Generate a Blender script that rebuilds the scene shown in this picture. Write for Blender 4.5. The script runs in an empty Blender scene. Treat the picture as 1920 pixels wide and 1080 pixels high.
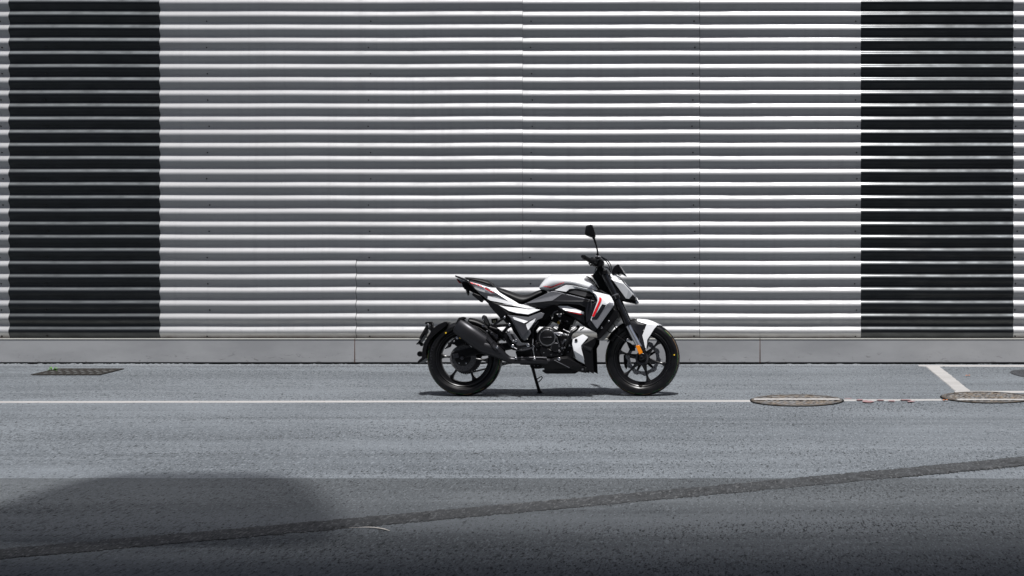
import bpy, bmesh, math, random
from mathutils import Vector, Matrix
from mathutils.bvhtree import BVHTree
from mathutils.geometry import tessellate_polygon, delaunay_2d_cdt

random.seed(7)
SC = bpy.context.scene
COL = SC.collection

# ------------------------------------------------------------------ camera, sky, sun, exposure
F, VX, VY, CH = 2850.0, 1415.0, 400.0, 1.40        # focal length (px of a 1920 frame), principal point, camera height
cam_d = bpy.data.cameras.new('camera'); cam = bpy.data.objects.new('camera', cam_d); COL.objects.link(cam)
cam.location = (0, 0, CH); cam.rotation_euler = (math.radians(90), 0, 0)
cam_d.sensor_width = 36.0; cam_d.lens = F / 1920 * 36.0
cam_d.shift_x = -(VX - 960) / 1920; cam_d.shift_y = -(540 - VY) / 1920
cam_d.clip_start = 0.05; cam_d.clip_end = 2000
SC.camera = cam

SUN = Vector((0.05, -0.33, 1.0)).normalized()
world = bpy.data.worlds.new('World'); SC.world = world; world.use_nodes = True
wn = world.node_tree.nodes; wl = world.node_tree.links
sky = wn.new('ShaderNodeTexSky'); sky.sky_type = 'NISHITA'; sky.sun_disc = False
sky.sun_elevation = math.asin(SUN.z); sky.sun_rotation = math.atan2(SUN.x, SUN.y)
sky.air_density = 1.0; sky.dust_density = 4.0; sky.ozone_density = 1.0
bg = wn['Background']; wl.new(sky.outputs[0], bg.inputs[0]); bg.inputs[1].default_value = 0.07
sun_d = bpy.data.lights.new('sun', 'SUN'); sun_d.energy = 4.8; sun_d.angle = math.radians(1.3); sun_d.color = (1.0, 0.99, 0.98)
sun = bpy.data.objects.new('sun', sun_d); COL.objects.link(sun); sun.location = (0, 0, 30)
sun.rotation_euler = SUN.to_track_quat('Z', 'Y').to_euler()
vs = SC.view_settings; vs.view_transform = 'Standard'; vs.look = 'None'; vs.gamma = 1.0; vs.use_curve_mapping = False
vs.exposure = 0.02
SC.cycles.use_denoising = True; SC.cycles.max_bounces = 7; SC.cycles.diffuse_bounces = 3; SC.cycles.glossy_bounces = 4

# ------------------------------------------------------------------ materials
def mat(name, col, rough=0.5, metal=0.0, coat=0.0, spec=0.5, emit=None):
    m = bpy.data.materials.new(name); m.use_nodes = True
    b = m.node_tree.nodes['Principled BSDF']
    b.inputs['Base Color'].default_value = (*col, 1); b.inputs['Roughness'].default_value = rough
    b.inputs['Metallic'].default_value = metal; b.inputs['Coat Weight'].default_value = coat
    b.inputs['Coat Roughness'].default_value = 0.08
    b.inputs['Specular IOR Level'].default_value = spec
    return m

class NG:
    """small node-graph helper"""
    def __init__(s, m): s.t = m.node_tree; s.n = s.t.nodes; s.l = s.t.links; s.b = s.n['Principled BSDF']; s._c = None
    def node(s, typ, **kw):
        n = s.n.new(typ)
        for k, v in kw.items(): setattr(n, k, v)
        return n
    def co(s, scale=(1, 1, 1), rot=(0, 0, 0), loc=(0, 0, 0), kind='Object'):
        tc = s.node('ShaderNodeTexCoord'); mp = s.node('ShaderNodeMapping')
        mp.inputs['Scale'].default_value = scale; mp.inputs['Rotation'].default_value = rot; mp.inputs['Location'].default_value = loc
        s.l.new(tc.outputs[kind], mp.inputs[0]); return mp.outputs[0]
    def noise(s, vec, scale, detail=3, rough=0.55, dist=0.0):
        n = s.node('ShaderNodeTexNoise'); n.inputs['Scale'].default_value = scale; n.inputs['Detail'].default_value = detail
        n.inputs['Roughness'].default_value = rough; n.inputs['Distortion'].default_value = dist
        s.l.new(vec, n.inputs['Vector']); return n.outputs['Fac']
    def voro(s, vec, scale, out='Distance'):
        n = s.node('ShaderNodeTexVoronoi'); n.inputs['Scale'].default_value = scale; s.l.new(vec, n.inputs['Vector']); return n.outputs[out]
    def ramp(s, fac, stops):
        n = s.node('ShaderNodeValToRGB'); e = n.color_ramp.elements
        while len(e) < len(stops): e.new(0.5)
        for i, (p, c) in enumerate(stops):
            e[i].position = p; e[i].color = (*c, 1) if isinstance(c, tuple) else (c, c, c, 1)
        s.l.new(fac, n.inputs[0]); return n.outputs[0]
    def mix(s, a, b, fac, mode='MIX'):
        n = s.node('ShaderNodeMix', data_type='RGBA', blend_type=mode)
        for sock, v in ((6, a), (7, b)):
            if isinstance(v, tuple): n.inputs[sock].default_value = (*v, 1)
            else: s.l.new(v, n.inputs[sock])
        if isinstance(fac, float): n.inputs[0].default_value = fac
        else: s.l.new(fac, n.inputs[0])
        return n.outputs[2]
    def bump(s, h, strength, dist=0.01):
        n = s.node('ShaderNodeBump'); n.inputs['Strength'].default_value = strength; n.inputs['Distance'].default_value = dist
        s.l.new(h, n.inputs['Height']); s.l.new(n.outputs[0], s.b.inputs['Normal'])
    def color(s, c): s.l.new(c, s.b.inputs['Base Color'])
    def rough(s, c): s.l.new(c, s.b.inputs['Roughness'])

M = {}
M['white'] = mat('white_paint', (0.74, 0.75, 0.77), 0.28, coat=0.6)
M['silver'] = mat('silver_paint', (0.24, 0.245, 0.27), 0.38, metal=0.35, coat=0.3)
M['panel_grey'] = mat('panel_grey_paint', (0.115, 0.118, 0.13), 0.42, metal=0.3, coat=0.15)
M['grey_satin2'] = mat('slate_paint', (0.040, 0.041, 0.048), 0.45, metal=0.2)
M['fork_tube'] = mat('fork_tube_black', (0.03, 0.03, 0.033), 0.16, metal=0.7, coat=0.6)
M['grey_satin'] = mat('grey_satin_paint', (0.075, 0.078, 0.088), 0.42, metal=0.2, coat=0.15)
M['dark_grey'] = mat('dark_grey_paint', (0.008, 0.0085, 0.012), 0.42, coat=0.06, spec=0.4)
M['black'] = mat('black_plastic', (0.0035, 0.0035, 0.0045), 0.42, spec=0.24)
M['black_gloss'] = mat('black_gloss', (0.006, 0.006, 0.007), 0.18, coat=0.5)
M['black_matte'] = mat('black_matte', (0.005, 0.005, 0.006), 0.62, spec=0.22)
M['muffler'] = mat('black_muffler_coating', (0.030, 0.030, 0.034), 0.36, metal=0.6, spec=0.5)
M['seat'] = mat('seat_vinyl', (0.006, 0.006, 0.007), 0.5, spec=0.3)
M['rubber'] = mat('tyre_rubber', (0.012, 0.012, 0.013), 0.30, spec=0.36)
M['rim'] = mat('rim_black', (0.005, 0.005, 0.006), 0.28, spec=0.4)
M['chrome'] = mat('chrome', (0.86, 0.86, 0.88), 0.32, metal=1.0)
M['steel'] = mat('steel', (0.50, 0.50, 0.52), 0.33, metal=1.0)
M['alloy_dark'] = mat('dark_alloy', (0.10, 0.10, 0.11), 0.38, metal=0.8)
M['disc_grey'] = mat('disc_grey', (0.085, 0.085, 0.09), 0.45, metal=0.3)
M['alloy_mid'] = mat('mid_alloy', (0.30, 0.30, 0.31), 0.32, metal=0.9)
M['engine'] = mat('engine_black', (0.004, 0.004, 0.005), 0.36, spec=0.36)
M['bolt'] = mat('bolt_zinc', (0.75, 0.75, 0.78), 0.22, metal=1.0)
M['red'] = mat('red_decal', (0.75, 0.012, 0.02), 0.35, coat=0.4)
M['red_lens'] = mat('red_lens', (0.30, 0.008, 0.012), 0.15, coat=0.5)
M['orange'] = mat('orange_reflector', (0.80, 0.24, 0.01), 0.25, coat=0.4)
M['brass'] = mat('brass', (0.70, 0.45, 0.10), 0.3, metal=1.0)
M['green'] = mat('green_tread_line', (0.02, 0.16, 0.05), 0.55)
M['tan'] = mat('tan_tread_line', (0.28, 0.18, 0.10), 0.55)
M['yellow'] = mat('yellow_dot', (0.75, 0.48, 0.02), 0.5)
M['glass'] = mat('headlight_lens', (0.10, 0.11, 0.13), 0.06, coat=1.0)
M['mirror_glass'] = mat('mirror_glass', (0.85, 0.87, 0.9), 0.03, metal=1.0)

def grime(m, base, amount=0.3, sc=9.0):
    g = NG(m); f = g.noise(g.co(), sc, 4, 0.6)
    g.color(g.mix(base, tuple(c * (1 - amount) for c in base), g.ramp(f, [(0.4, 0.0), (0.65, 1.0)])))
    r = g.noise(g.co(), 40, 2)
    return g
g = NG(M['rubber']); g.color(g.mix((0.004, 0.004, 0.005), (0.010, 0.010, 0.011), g.ramp(g.noise(g.co(), 25, 4), [(0.4, 0.0), (0.7, 1.0)])))
g.bump(g.noise(g.co(), 300, 2), 0.08, 0.002)
g = NG(M['seat']); g.bump(g.voro(g.co(), 260), 0.12, 0.002)
g = NG(M['engine']); g.bump(g.noise(g.co(), 220, 2), 0.10, 0.002)
g = NG(M['muffler']); g.bump(g.noise(g.co(), 400, 2), 0.05, 0.001)

# ---- asphalt
def asphalt(name, lo, hi, speck=0.10, streak=True, coarse=1.0, stone=1.35):
    m = mat(name, hi, 0.85, spec=0.35); g = NG(m)
    co = g.co()
    big = g.noise(co, 0.55, 4, 0.6)
    c = g.mix(lo, hi, g.ramp(big, [(0.33, 0.0), (0.66, 1.0)]))
    dens = g.noise(g.co((0.35, 1.6, 1), loc=(7, 1, 0)), 1.0, 4, 0.6)      # where the binder has worn off
    if streak:                                              # wear along the traffic direction
        st = g.noise(g.co((0.10, 2.4, 1)), 1.0, 5, 0.62, 0.4)
        c = g.mix(c, tuple(x * 0.80 for x in lo), g.ramp(st, [(0.48, 0.0), (0.70, 0.8)]))
        st2 = g.noise(g.co((0.13, 1.7, 1), loc=(5, 3, 0)), 1.0, 4, 0.6, 0.3)
        c = g.mix(c, tuple(x * 1.16 for x in hi), g.ramp(st2, [(0.52, 0.0), (0.72, 0.7)]))
    patchy = g.ramp(dens, [(0.38, 0.0), (0.62, 1.0)])
    for (sx, sy, k, th, amt) in ((34, 8.5, 0, .58, .6), (66, 18, 4, .56, 1.0), (125, 42, 9, .56, 1.0)):     # worn pits, coarse to fine
        n_ = g.noise(g.co((sx * coarse, sy * coarse, 1), loc=(k, 2 * k, 0)), 1.0, 2, 0.55)
        c = g.mix(c, tuple(x * speck for x in lo), g.mix(g.ramp(n_, [(th, 0.0), (th + .09, amt)]), g.ramp(n_, [(th + .06, 0.0), (th + .15, amt)]), patchy))
    for (sx, sy, k, th, amt) in ((52, 14, 20, .58, .6), (105, 33, 26, .57, .8)):                               # pale stones
        n_ = g.noise(g.co((sx * coarse, sy * coarse, 1), loc=(k, 2 * k, 0)), 1.0, 2, 0.55)
        c = g.mix(c, tuple(x * stone for x in hi), g.ramp(n_, [(th, 0.0), (th + .10, amt)]))
    pit = g.voro(g.co((1, 0.6, 1), loc=(1, 7, 0)), 16 * coarse)
    gate = g.noise(g.co(loc=(9, 2, 0)), 7, 2)
    pits = g.mix((0.0, 0.0, 0.0), g.ramp(pit, [(0.07, 1.0), (0.14, 0.0)]), g.ramp(gate, [(0.50, 0.0), (0.62, 1.0)]))
    c = g.mix(c, tuple(x * 0.12 for x in lo), pits)
    g.color(c)
    h = g.noise(co, 90 * coarse, 3, 0.7)
    g.bump(h, 0.5, 0.010)
    return m
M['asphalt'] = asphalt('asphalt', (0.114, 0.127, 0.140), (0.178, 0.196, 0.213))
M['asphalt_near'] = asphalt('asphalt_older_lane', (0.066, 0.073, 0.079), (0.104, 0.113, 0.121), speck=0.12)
M['asphalt_patch'] = asphalt('asphalt_trench_seal', (0.020, 0.021, 0.022), (0.042, 0.043, 0.044), speck=0.05, streak=False, coarse=0.75, stone=3.2)
g = NG(M['asphalt_patch']); src = g.b.inputs['Base Color'].links[0].from_socket
tc = g.node('ShaderNodeTexCoord'); sx_ = g.node('ShaderNodeSeparateXYZ'); g.l.new(tc.outputs['Object'], sx_.inputs[0])
mr = g.node('ShaderNodeMapRange'); mr.inputs[1].default_value = -4.0; mr.inputs[2].default_value = 2.0; g.l.new(sx_.outputs[0], mr.inputs[0])
fade = g.mix((0.0, 0.0, 0.0), mr.outputs[0], g.ramp(g.noise(g.co((14, 9, 1)), 1.0, 5, 0.75), [(0.38, 0.05), (0.62, 0.75)]))
g.color(g.mix(src, (0.074, 0.079, 0.085), fade))                                           # blotchy fade to paler grey, stronger towards the right
M['asphalt_edge'] = asphalt('asphalt_edge', (0.145, 0.157, 0.17), (0.20, 0.215, 0.23), streak=False)
M['stain'] = asphalt('oil_stain', (0.045, 0.047, 0.052), (0.06, 0.063, 0.07), streak=False)

def road_paint(name, col):
    m = mat(name, col, 0.7); g = NG(m)
    w = g.noise(g.co(), 55, 4, 0.65); w2 = g.noise(g.co((0.5, 3, 1)), 1.3, 3)
    c = g.mix(col, tuple(x * 0.82 for x in col), g.ramp(w2, [(0.45, 0.0), (0.65, 1.0)]))
    g.color(g.mix(c, (0.15, 0.155, 0.165), g.ramp(w, [(0.60, 0.0), (0.72, 0.9)])))
    return m
M['line_white'] = road_paint('white_line_paint', (0.42, 0.41, 0.40))
M['line_red'] = road_paint('red_paint', (0.30, 0.185, 0.19))

m = mat('cast_iron', (0.12, 0.1, 0.08), 0.6, metal=0.3); g = NG(m)
c = g.mix((0.13, 0.132, 0.135), (0.135, 0.102, 0.07), g.ramp(g.noise(g.co(), 14, 5, 0.7), [(0.42, 0.0), (0.60, 1.0)]))
c = g.mix(c, (0.035, 0.03, 0.028), g.ramp(g.noise(g.co((1, .5, 1), loc=(2, 2, 2)), 26, 4), [(0.52, 0.0), (0.66, 1.0)])); g.color(c)
M['iron'] = m
M['gap'] = mat('dark_gap', (0.008, 0.008, 0.008), 0.9, spec=0.1)
M['earth'] = mat('grate_dirt', (0.135, 0.14, 0.14), 0.95, spec=0.1)
M['grate'] = mat('grate_iron', (0.060, 0.055, 0.050), 0.6, metal=0.3)
M['leaf'] = mat('weed_green', (0.10, 0.28, 0.03), 0.55)
M['dry_leaf'] = mat('dry_leaf', (0.45, 0.16, 0.06), 0.7)
M['scratch'] = mat('scratch_chalk', (0.45, 0.42, 0.38), 0.8)

def sheet_metal(name, col, metal, rough, streak=0.12, coat=0.1):
    m = mat(name, col, rough, metal=metal, spec=0.5, coat=coat); g = NG(m); g.b.inputs['Coat Roughness'].default_value = 0.14
    st = g.noise(g.co((0.5, 1, 8)), 1.0, 5, 0.6)
    c = g.mix(col, tuple(x * (1 - streak) for x in col), g.ramp(st, [(0.42, 0.0), (0.62, 1.0)]))
    run = g.noise(g.co((16, 1, 0.25)), 1.0, 4, 0.65)                      # rain runs
    c = g.mix(c, tuple(x * (1 - 1.1 * streak) for x in col), g.ramp(run, [(0.50, 0.0), (0.72, 0.8)]))
    tc = g.node('ShaderNodeTexCoord'); sp_ = g.node('ShaderNodeSeparateXYZ'); g.l.new(tc.outputs['Object'], sp_.inputs[0])
    foot = g.mix((0.0, 0.0, 0.0), g.ramp(g.noise(g.co((3, 1, 10), loc=(8, 0, 0)), 1.0, 5, 0.7), [(0.35, 0.25), (0.62, 1.0)]), g.ramp(sp_.outputs[2], [(0.238, 1.0), (0.275, 0.0)]))
    if col[0] > 0.1: c = g.mix(c, (0.07, 0.045, 0.03), foot)                               # rusty splash dirt above the flashing
    spots = g.noise(g.co(loc=(4, 0, 1)), 38, 3, 0.6)
    c = g.mix(c, tuple(x * 0.55 for x in col), g.ramp(spots, [(0.68, 0.0), (0.76, 0.55)]))
    g.color(c)
    r = g.noise(g.co((3, 1, 6)), 2.0, 3)
    g.rough(g.ramp(r, [(0.3, rough * 0.85), (0.7, rough * 1.2)]))
    g.bump(g.noise(g.co((1.2, 1, 5)), 1.4, 2), 0.04, 0.01)
    return m
M['sheet'] = sheet_metal('silver_grey_corrugated_sheet', (0.375, 0.377, 0.384), 0.25, 0.48)
M['sheet_black'] = sheet_metal('black_corrugated_sheet', (0.003, 0.0033, 0.004), 0.0, 0.50, 0.2, 0.15); M['sheet_black'].node_tree.nodes['Principled BSDF'].inputs['Specular IOR Level'].default_value = 0.50; M['sheet_black'].node_tree.nodes['Principled BSDF'].inputs['Specular Tint'].default_value = (0.86, 0.94, 1.0, 1)
g = NG(M['sheet_black']); g.b.inputs['Anisotropic'].default_value = 0.8                     # rolled sheet: highlight smeared along the ribs
tn = g.node('ShaderNodeTangent', direction_type='UV_MAP', uv_map='uv'); g.l.new(tn.outputs[0], g.b.inputs['Tangent'])
M['sheet_black_gloss'] = M['sheet_black']
m = mat('plinth_grey', (0.36, 0.365, 0.375), 0.55, metal=0.1); g = NG(m)
c = g.mix((0.37, 0.375, 0.385), (0.30, 0.305, 0.315), g.ramp(g.noise(g.co((0.7, 1, 2)), 1.6, 5, 0.6), [(0.4, 0.0), (0.65, 1.0)]))
sc1 = g.noise(g.co((9, 1, 22), rot=(0, 0.5, 0)), 1.0, 3, 0.7, 1.5)
geo = g.node('ShaderNodeTexCoord'); sep = g.node('ShaderNodeSeparateXYZ'); g.l.new(geo.outputs['Object'], sep.inputs[0])
low = g.ramp(sep.outputs[2], [(0.01, 1.0), (0.13, 0.0)])
c = g.mix(c, (0.10, 0.095, 0.09), g.mix((0.0, 0.0, 0.0), low, g.ramp(sc1, [(0.60, 0.0), (0.68, 0.8)])))
mk = g.noise(g.co((30, 1, 9), rot=(0, 0.4, 0), loc=(3, 0, 2)), 0.35, 2, 0.5)
c = g.mix(c, (0.16, 0.155, 0.15), g.ramp(mk, [(0.735, 0.0), (0.76, 0.8)]))
g.color(c); M['plinth'] = m
M['flashing'] = mat('flashing_trim', (0.50, 0.50, 0.47), 0.45, metal=0.3)
M['rust'] = mat('rust_joint', (0.10, 0.045, 0.025), 0.85)
M['screw'] = mat('screw_head_dark', (0.02, 0.018, 0.016), 0.6)
M['concrete'] = mat('concrete', (0.14, 0.14, 0.145), 0.85)
g = NG(M['concrete']); g.color(g.mix((0.15, 0.15, 0.155), (0.11, 0.11, 0.115), g.noise(g.co(), 2.0, 5)))

# ------------------------------------------------------------------ mesh helpers
def link(name, me, m, parent=None):
    o = bpy.data.objects.new(name, me); COL.objects.link(o)
    if m is not None: me.materials.append(M[m] if isinstance(m, str) else m)
    if parent is not None: o.parent = parent
    return o

def finish(me, angle=32):
    bm = bmesh.new(); bm.from_mesh(me)
    bmesh.ops.remove_doubles(bm, verts=bm.verts, dist=1e-6)
    bmesh.ops.recalc_face_normals(bm, faces=bm.faces)
    bm.to_mesh(me); bm.free()
    me.polygons.foreach_set('use_smooth', [True] * len(me.polygons))
    me.set_sharp_from_angle(angle=math.radians(angle))

class MB:
    def __init__(s): s.v = []; s.f = []
    def add(s, vs, fs):
        o = len(s.v); s.v += [tuple(p) for p in vs]; s.f += [tuple(i + o for i in q) for q in fs]; return s
    def box(s, a, b):
        (x0, y0, z0), (x1, y1, z1) = a, b
        return s.add([(x0, y0, z0), (x1, y0, z0), (x1, y1, z0), (x0, y1, z0), (x0, y0, z1), (x1, y0, z1), (x1, y1, z1), (x0, y1, z1)],
                     [(0, 3, 2, 1), (4, 5, 6, 7), (0, 1, 5, 4), (1, 2, 6, 5), (2, 3, 7, 6), (3, 0, 4, 7)])
    def tube(s, pts, r, n=10, caps=True, squash=1.0):
        pts = [Vector(p) for p in pts]; rs = r if isinstance(r, (list, tuple)) else [r] * len(pts)
        rings = []; up = Vector((0.13, 0.9, 0.21)).normalized(); prev = None
        for i, p in enumerate(pts):
            t = (pts[min(i + 1, len(pts) - 1)] - pts[max(i - 1, 0)]).normalized()
            a = prev if prev else up
            a = a - t * a.dot(t)
            if a.length < 1e-4: a = Vector((1, 0, 0)) - t * t.x
            a.normalize(); prev = a; b = t.cross(a)
            rings.append([p + (a * math.cos(2 * math.pi * k / n) * squash + b * math.sin(2 * math.pi * k / n)) * rs[i] for k in range(n)])
        vs = [v for q in rings for v in q]; fs = []
        for i in range(len(pts) - 1):
            for k in range(n):
                fs.append((i * n + k, i * n + (k + 1) % n, (i + 1) * n + (k + 1) % n, (i + 1) * n + k))
        if caps: fs += [tuple(range(n))[::-1], tuple((len(pts) - 1) * n + k for k in range(n))]
        return s.add(vs, fs)
    def lathe(s, c, prof, n=48, axis='y', closed=False, a0=0.0, a1=2 * math.pi):
        """revolve (r, h) pairs about an axis through c"""
        full = abs(a1 - a0 - 2 * math.pi) < 1e-6; m = n if full else n + 1
        vs = []
        for k in range(m):
            a = a0 + (a1 - a0) * k / n; ca, sa = math.cos(a), math.sin(a)
            for r, h in prof:
                if axis == 'y': vs.append((c[0] + r * ca, c[1] + h, c[2] + r * sa))
                elif axis == 'z': vs.append((c[0] + r * ca, c[1] + r * sa, c[2] + h))
                else: vs.append((c[0] + h, c[1] + r * ca, c[2] + r * sa))
        q = len(prof); fs = []
        for k in range(n if full else m - 1):
            k2 = (k + 1) % m
            for j in range(q - 1 if not closed else q):
                j2 = (j + 1) % q
                fs.append((k * q + j, k * q + j2, k2 * q + j2, k2 * q + j))
        return s.add(vs, fs)
    def prism(s, pts, d):
        """pts: 3D outline; d: offset vector of the back face"""
        n = len(pts); d = Vector(d); p = [Vector(q) for q in pts]
        fl = tessellate_polygon([[Vector((q.x, q.z, 0)) for q in p]])
        vs = p + [q + d for q in p]
        fs = [tuple(t) for t in fl] + [tuple(i + n for i in reversed(t)) for t in fl]
        fs += [(i, (i + 1) % n, (i + 1) % n + n, i + n) for i in range(n)]
        return s.add(vs, fs)
    def mesh(s, name, angle=32):
        me = bpy.data.meshes.new(name); me.from_pydata(s.v, [], s.f); finish(me, angle); return me
    def build(s, name, m, parent=None, angle=32, bevel=0.0, seg=2):
        o = link(name, s.mesh(name, angle), m, parent)
        if bevel:
            b = o.modifiers.new('bevel', 'BEVEL'); b.width = bevel; b.segments = seg; b.limit_method = 'ANGLE'; b.angle_limit = math.radians(28)
            b.harden_normals = False
        return o

def tag(o, label=None, cat=None, group=None, kind=None):
    if label: o['label'] = label
    if cat: o['category'] = cat
    if group: o['group'] = group
    if kind: o['kind'] = kind
    return o
def empty(name, loc=(0, 0, 0)):
    o = bpy.data.objects.new(name, None); COL.objects.link(o); o.location = loc; o.empty_display_size = 0.2; return o
def gp(px, py):                       # ground point seen at a pixel
    Y = F * CH / (py - VY); return ((px - VX) * Y / F, Y)
def wp(px, py, Y):                    # point at depth Y seen at a pixel
    return ((px - VX) * Y / F, Y, CH - (py - VY) * Y / F)

# ------------------------------------------------------------------ ground
def grid_sheet(name, x0, x1, y0, y1, z, m, nx=2, ny=2):
    mb = MB(); vs = [(x0 + (x1 - x0) * i / nx, y0 + (y1 - y0) * j / ny, z) for j in range(ny + 1) for i in range(nx + 1)]
    fs = [(j * (nx + 1) + i, j * (nx + 1) + i + 1, (j + 1) * (nx + 1) + i + 1, (j + 1) * (nx + 1) + i) for j in range(ny) for i in range(nx)]
    o = mb.add(vs, fs).build(name, m); tag(o, kind='structure'); return o
grid_sheet('ground', -300, 300, -300, 300, 0.0, 'asphalt')

def ragged_strip(name, a, b, wa, wb, z, m, n=240, jit=0.02, seed=1, kind='structure', bow=0.0):
    """a strip from a to b with uneven edges"""
    rnd = random.Random(seed); a = Vector((*a, 0)); b = Vector((*b, 0)); t = (b - a).normalized(); nrm = Vector((-t.y, t.x, 0))
    vs = []; ja = jb = 0.0
    for i in range(n + 1):
        f = i / n; p = a.lerp(b, f) + nrm * bow * math.sin(math.pi * f)
        ja = ja * 0.72 + rnd.uniform(-1, 1) * jit; jb = jb * 0.72 + rnd.uniform(-1, 1) * jit
        w = wa + (wb - wa) * f
        e = nrm * 0.004
        vs += [(*(p + nrm * (w / 2 + ja) + e).xy, 0.0005), (*(p + nrm * (w / 2 + ja)).xy, z), (*(p - nrm * (w / 2 + jb)).xy, z), (*(p - nrm * (w / 2 + jb) - e).xy, 0.0005)]
    fs = [(4 * i + j, 4 * i + 1 + j, 4 * i + 5 + j, 4 * i + 4 + j) for i in range(n) for j in range(3)]
    o = MB().add(vs, fs).build(name, m)
    if kind: tag(o, kind=kind)
    return o

# older lane nearer the viewer, a paving joint at its far edge
jl = gp(0, 897); jr = gp(1920, 899)
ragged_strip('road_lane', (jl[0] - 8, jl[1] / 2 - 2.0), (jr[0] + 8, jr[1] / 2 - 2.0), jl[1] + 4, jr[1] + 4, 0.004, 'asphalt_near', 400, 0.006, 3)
# sealed trench running obliquely
pa, pb = gp(-60, 1044), gp(1980, 858)
ragged_strip('trench_patch', (pa[0] + (pa[0] - pb[0]) * 0.3, pa[1] + (pa[1] - pb[1]) * 0.3), (pb[0] + (pb[0] - pa[0]) * 0.3, pb[1] + (pb[1] - pa[1]) * 0.3),
             0.19, 0.24, 0.0075, 'asphalt_patch', 2400, 0.0085, 5, bow=-0.06)

# white lines
yl = (gp(0, 755.2)[1] + gp(1400, 751.6)[1]) / 2
def line_quad(name, pts, m='line_white', z=0.005):
    o = MB().add([(p[0], p[1], z) for p in pts], [tuple(range(len(pts)))]).build(name, m); tag(o, kind='structure'); return o
def long_line(name, pxa, pya, pxb, pyb, w, seed):
    a, b = gp(pxa, pya), gp(pxb, pyb); ln = Vector((b[0] - a[0], b[1] - a[1])).length
    return ragged_strip(name, a, b, w, w, 0.005, 'line_white', max(20, int(ln * 18)), 0.0022, seed)
mh1 = gp(1494, 751.5); mh2 = gp(1850, 746)
long_line('road_line', -700, 755.4, 1407, 752.3, 0.068, 11)
long_line('road_line', 1582, 751.0, 1765, 750.2, 0.060, 12)
long_line('road_line', 1955, 749.5, 2400, 748.5, 0.068, 13)
bay_f = gp(1736, 686)[1]; bay_n = gp(1795, 735.3)[1]
long_line('bay_line', 1790, 735.4, 2400, 734.2, 0.085, 14)
long_line('bay_line', 1722, 686.2, 2400, 687.3, 0.105, 15)
xa, xb = gp(1748, 687.0), gp(1806, 734.4)
ragged_strip('bay_line', xa, xb, 0.118, 0.118, 0.006, 'line_white', 60, 0.003, 16)
# red paint traces beside the line
rnd = random.Random(4)
for (px, py, lw, lh) in [(1592, 749, 12, .02), (1612, 751.5, 9, .025), (1628, 754.4, 17, .045), (1650, 752, 12, .02), (1672, 753.6, 10, .03), (1700, 751.6, 14, .025), (1708, 754.6, 12, .03)]:
    c = gp(px, py); w = lw / 250; pts = []
    for k in range(14):
        a = 2 * math.pi * k / 14; q = rnd.uniform(0.55, 1.1)
        pts.append((c[0] + math.cos(a) * w * .8 * q, c[1] + math.sin(a) * lh * 1.5 * q))
    line_quad('paint_mark', pts, 'line_red', 0.0085)
# wet / oily stain at the right edge
c = gp(1964, 702); pts = []
for k in range(40):
    a = 2 * math.pi * k / 40; pts.append((c[0] + math.cos(a) * 0.30 * (1 + 0.06 * math.sin(3 * a)), c[1] + math.sin(a) * 0.46 * (1 + 0.08 * math.cos(2 * a))))
line_quad('oil_stain', pts, 'stain', 0.0045)
# pale curved scratch
sp = [gp(654, 993.5), gp(672, 992.8), gp(690, 992), gp(706, 993), gp(720, 995.5), gp(731, 999)]
mb = MB(); vs = []
for i, p in enumerate(sp):
    w = [0.002, 0.003, 0.007, 0.008, 0.009, 0.003][i]; vs += [(p[0], p[1] + w, 0.0095), (p[0], p[1] - w, 0.0095)]
o = mb.add(vs, [(2 * i, 2 * i + 1, 2 * i + 3, 2 * i + 2) for i in range(len(sp) - 1)]).build('scratch_mark', 'scratch'); tag(o, kind='structure')

# broken asphalt lip along the foot of the wall
WY = F * CH / (683 - VY)                      # plinth face
rnd = random.Random(9); mb = MB(); vs = []; n = 1100; x0, x1 = -9.5, 5.0; hh = 0.0; dd = 0
for i in range(n + 1):
    x = x0 + (x1 - x0) * i / n
    hh = hh * 0.55 + rnd.uniform(-1, 1) * 0.0042; dd = dd * 0.6 + rnd.uniform(-1, 1) * 0.012
    lift = 0.009 if x < -5.2 else (0.004 if x < -1.2 else 0.003)
    h = max(0.003, lift + hh)
    vs += [(x, WY - 0.20 + 2 * dd, 0.002), (x, WY - 0.10 + dd, 0.4 * h + 0.002), (x, WY - 0.035 + dd * 0.5, h), (x, WY - 0.022 + dd * 0.4, -0.002)]
fs = [(4 * i + j, 4 * i + 4 + j, 4 * i + 5 + j, 4 * i + 1 + j) for i in range(n) for j in range(3)]
o = mb.add(vs, fs).build('asphalt_edge', 'asphalt_edge', angle=80); tag(o, kind='structure')

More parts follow.
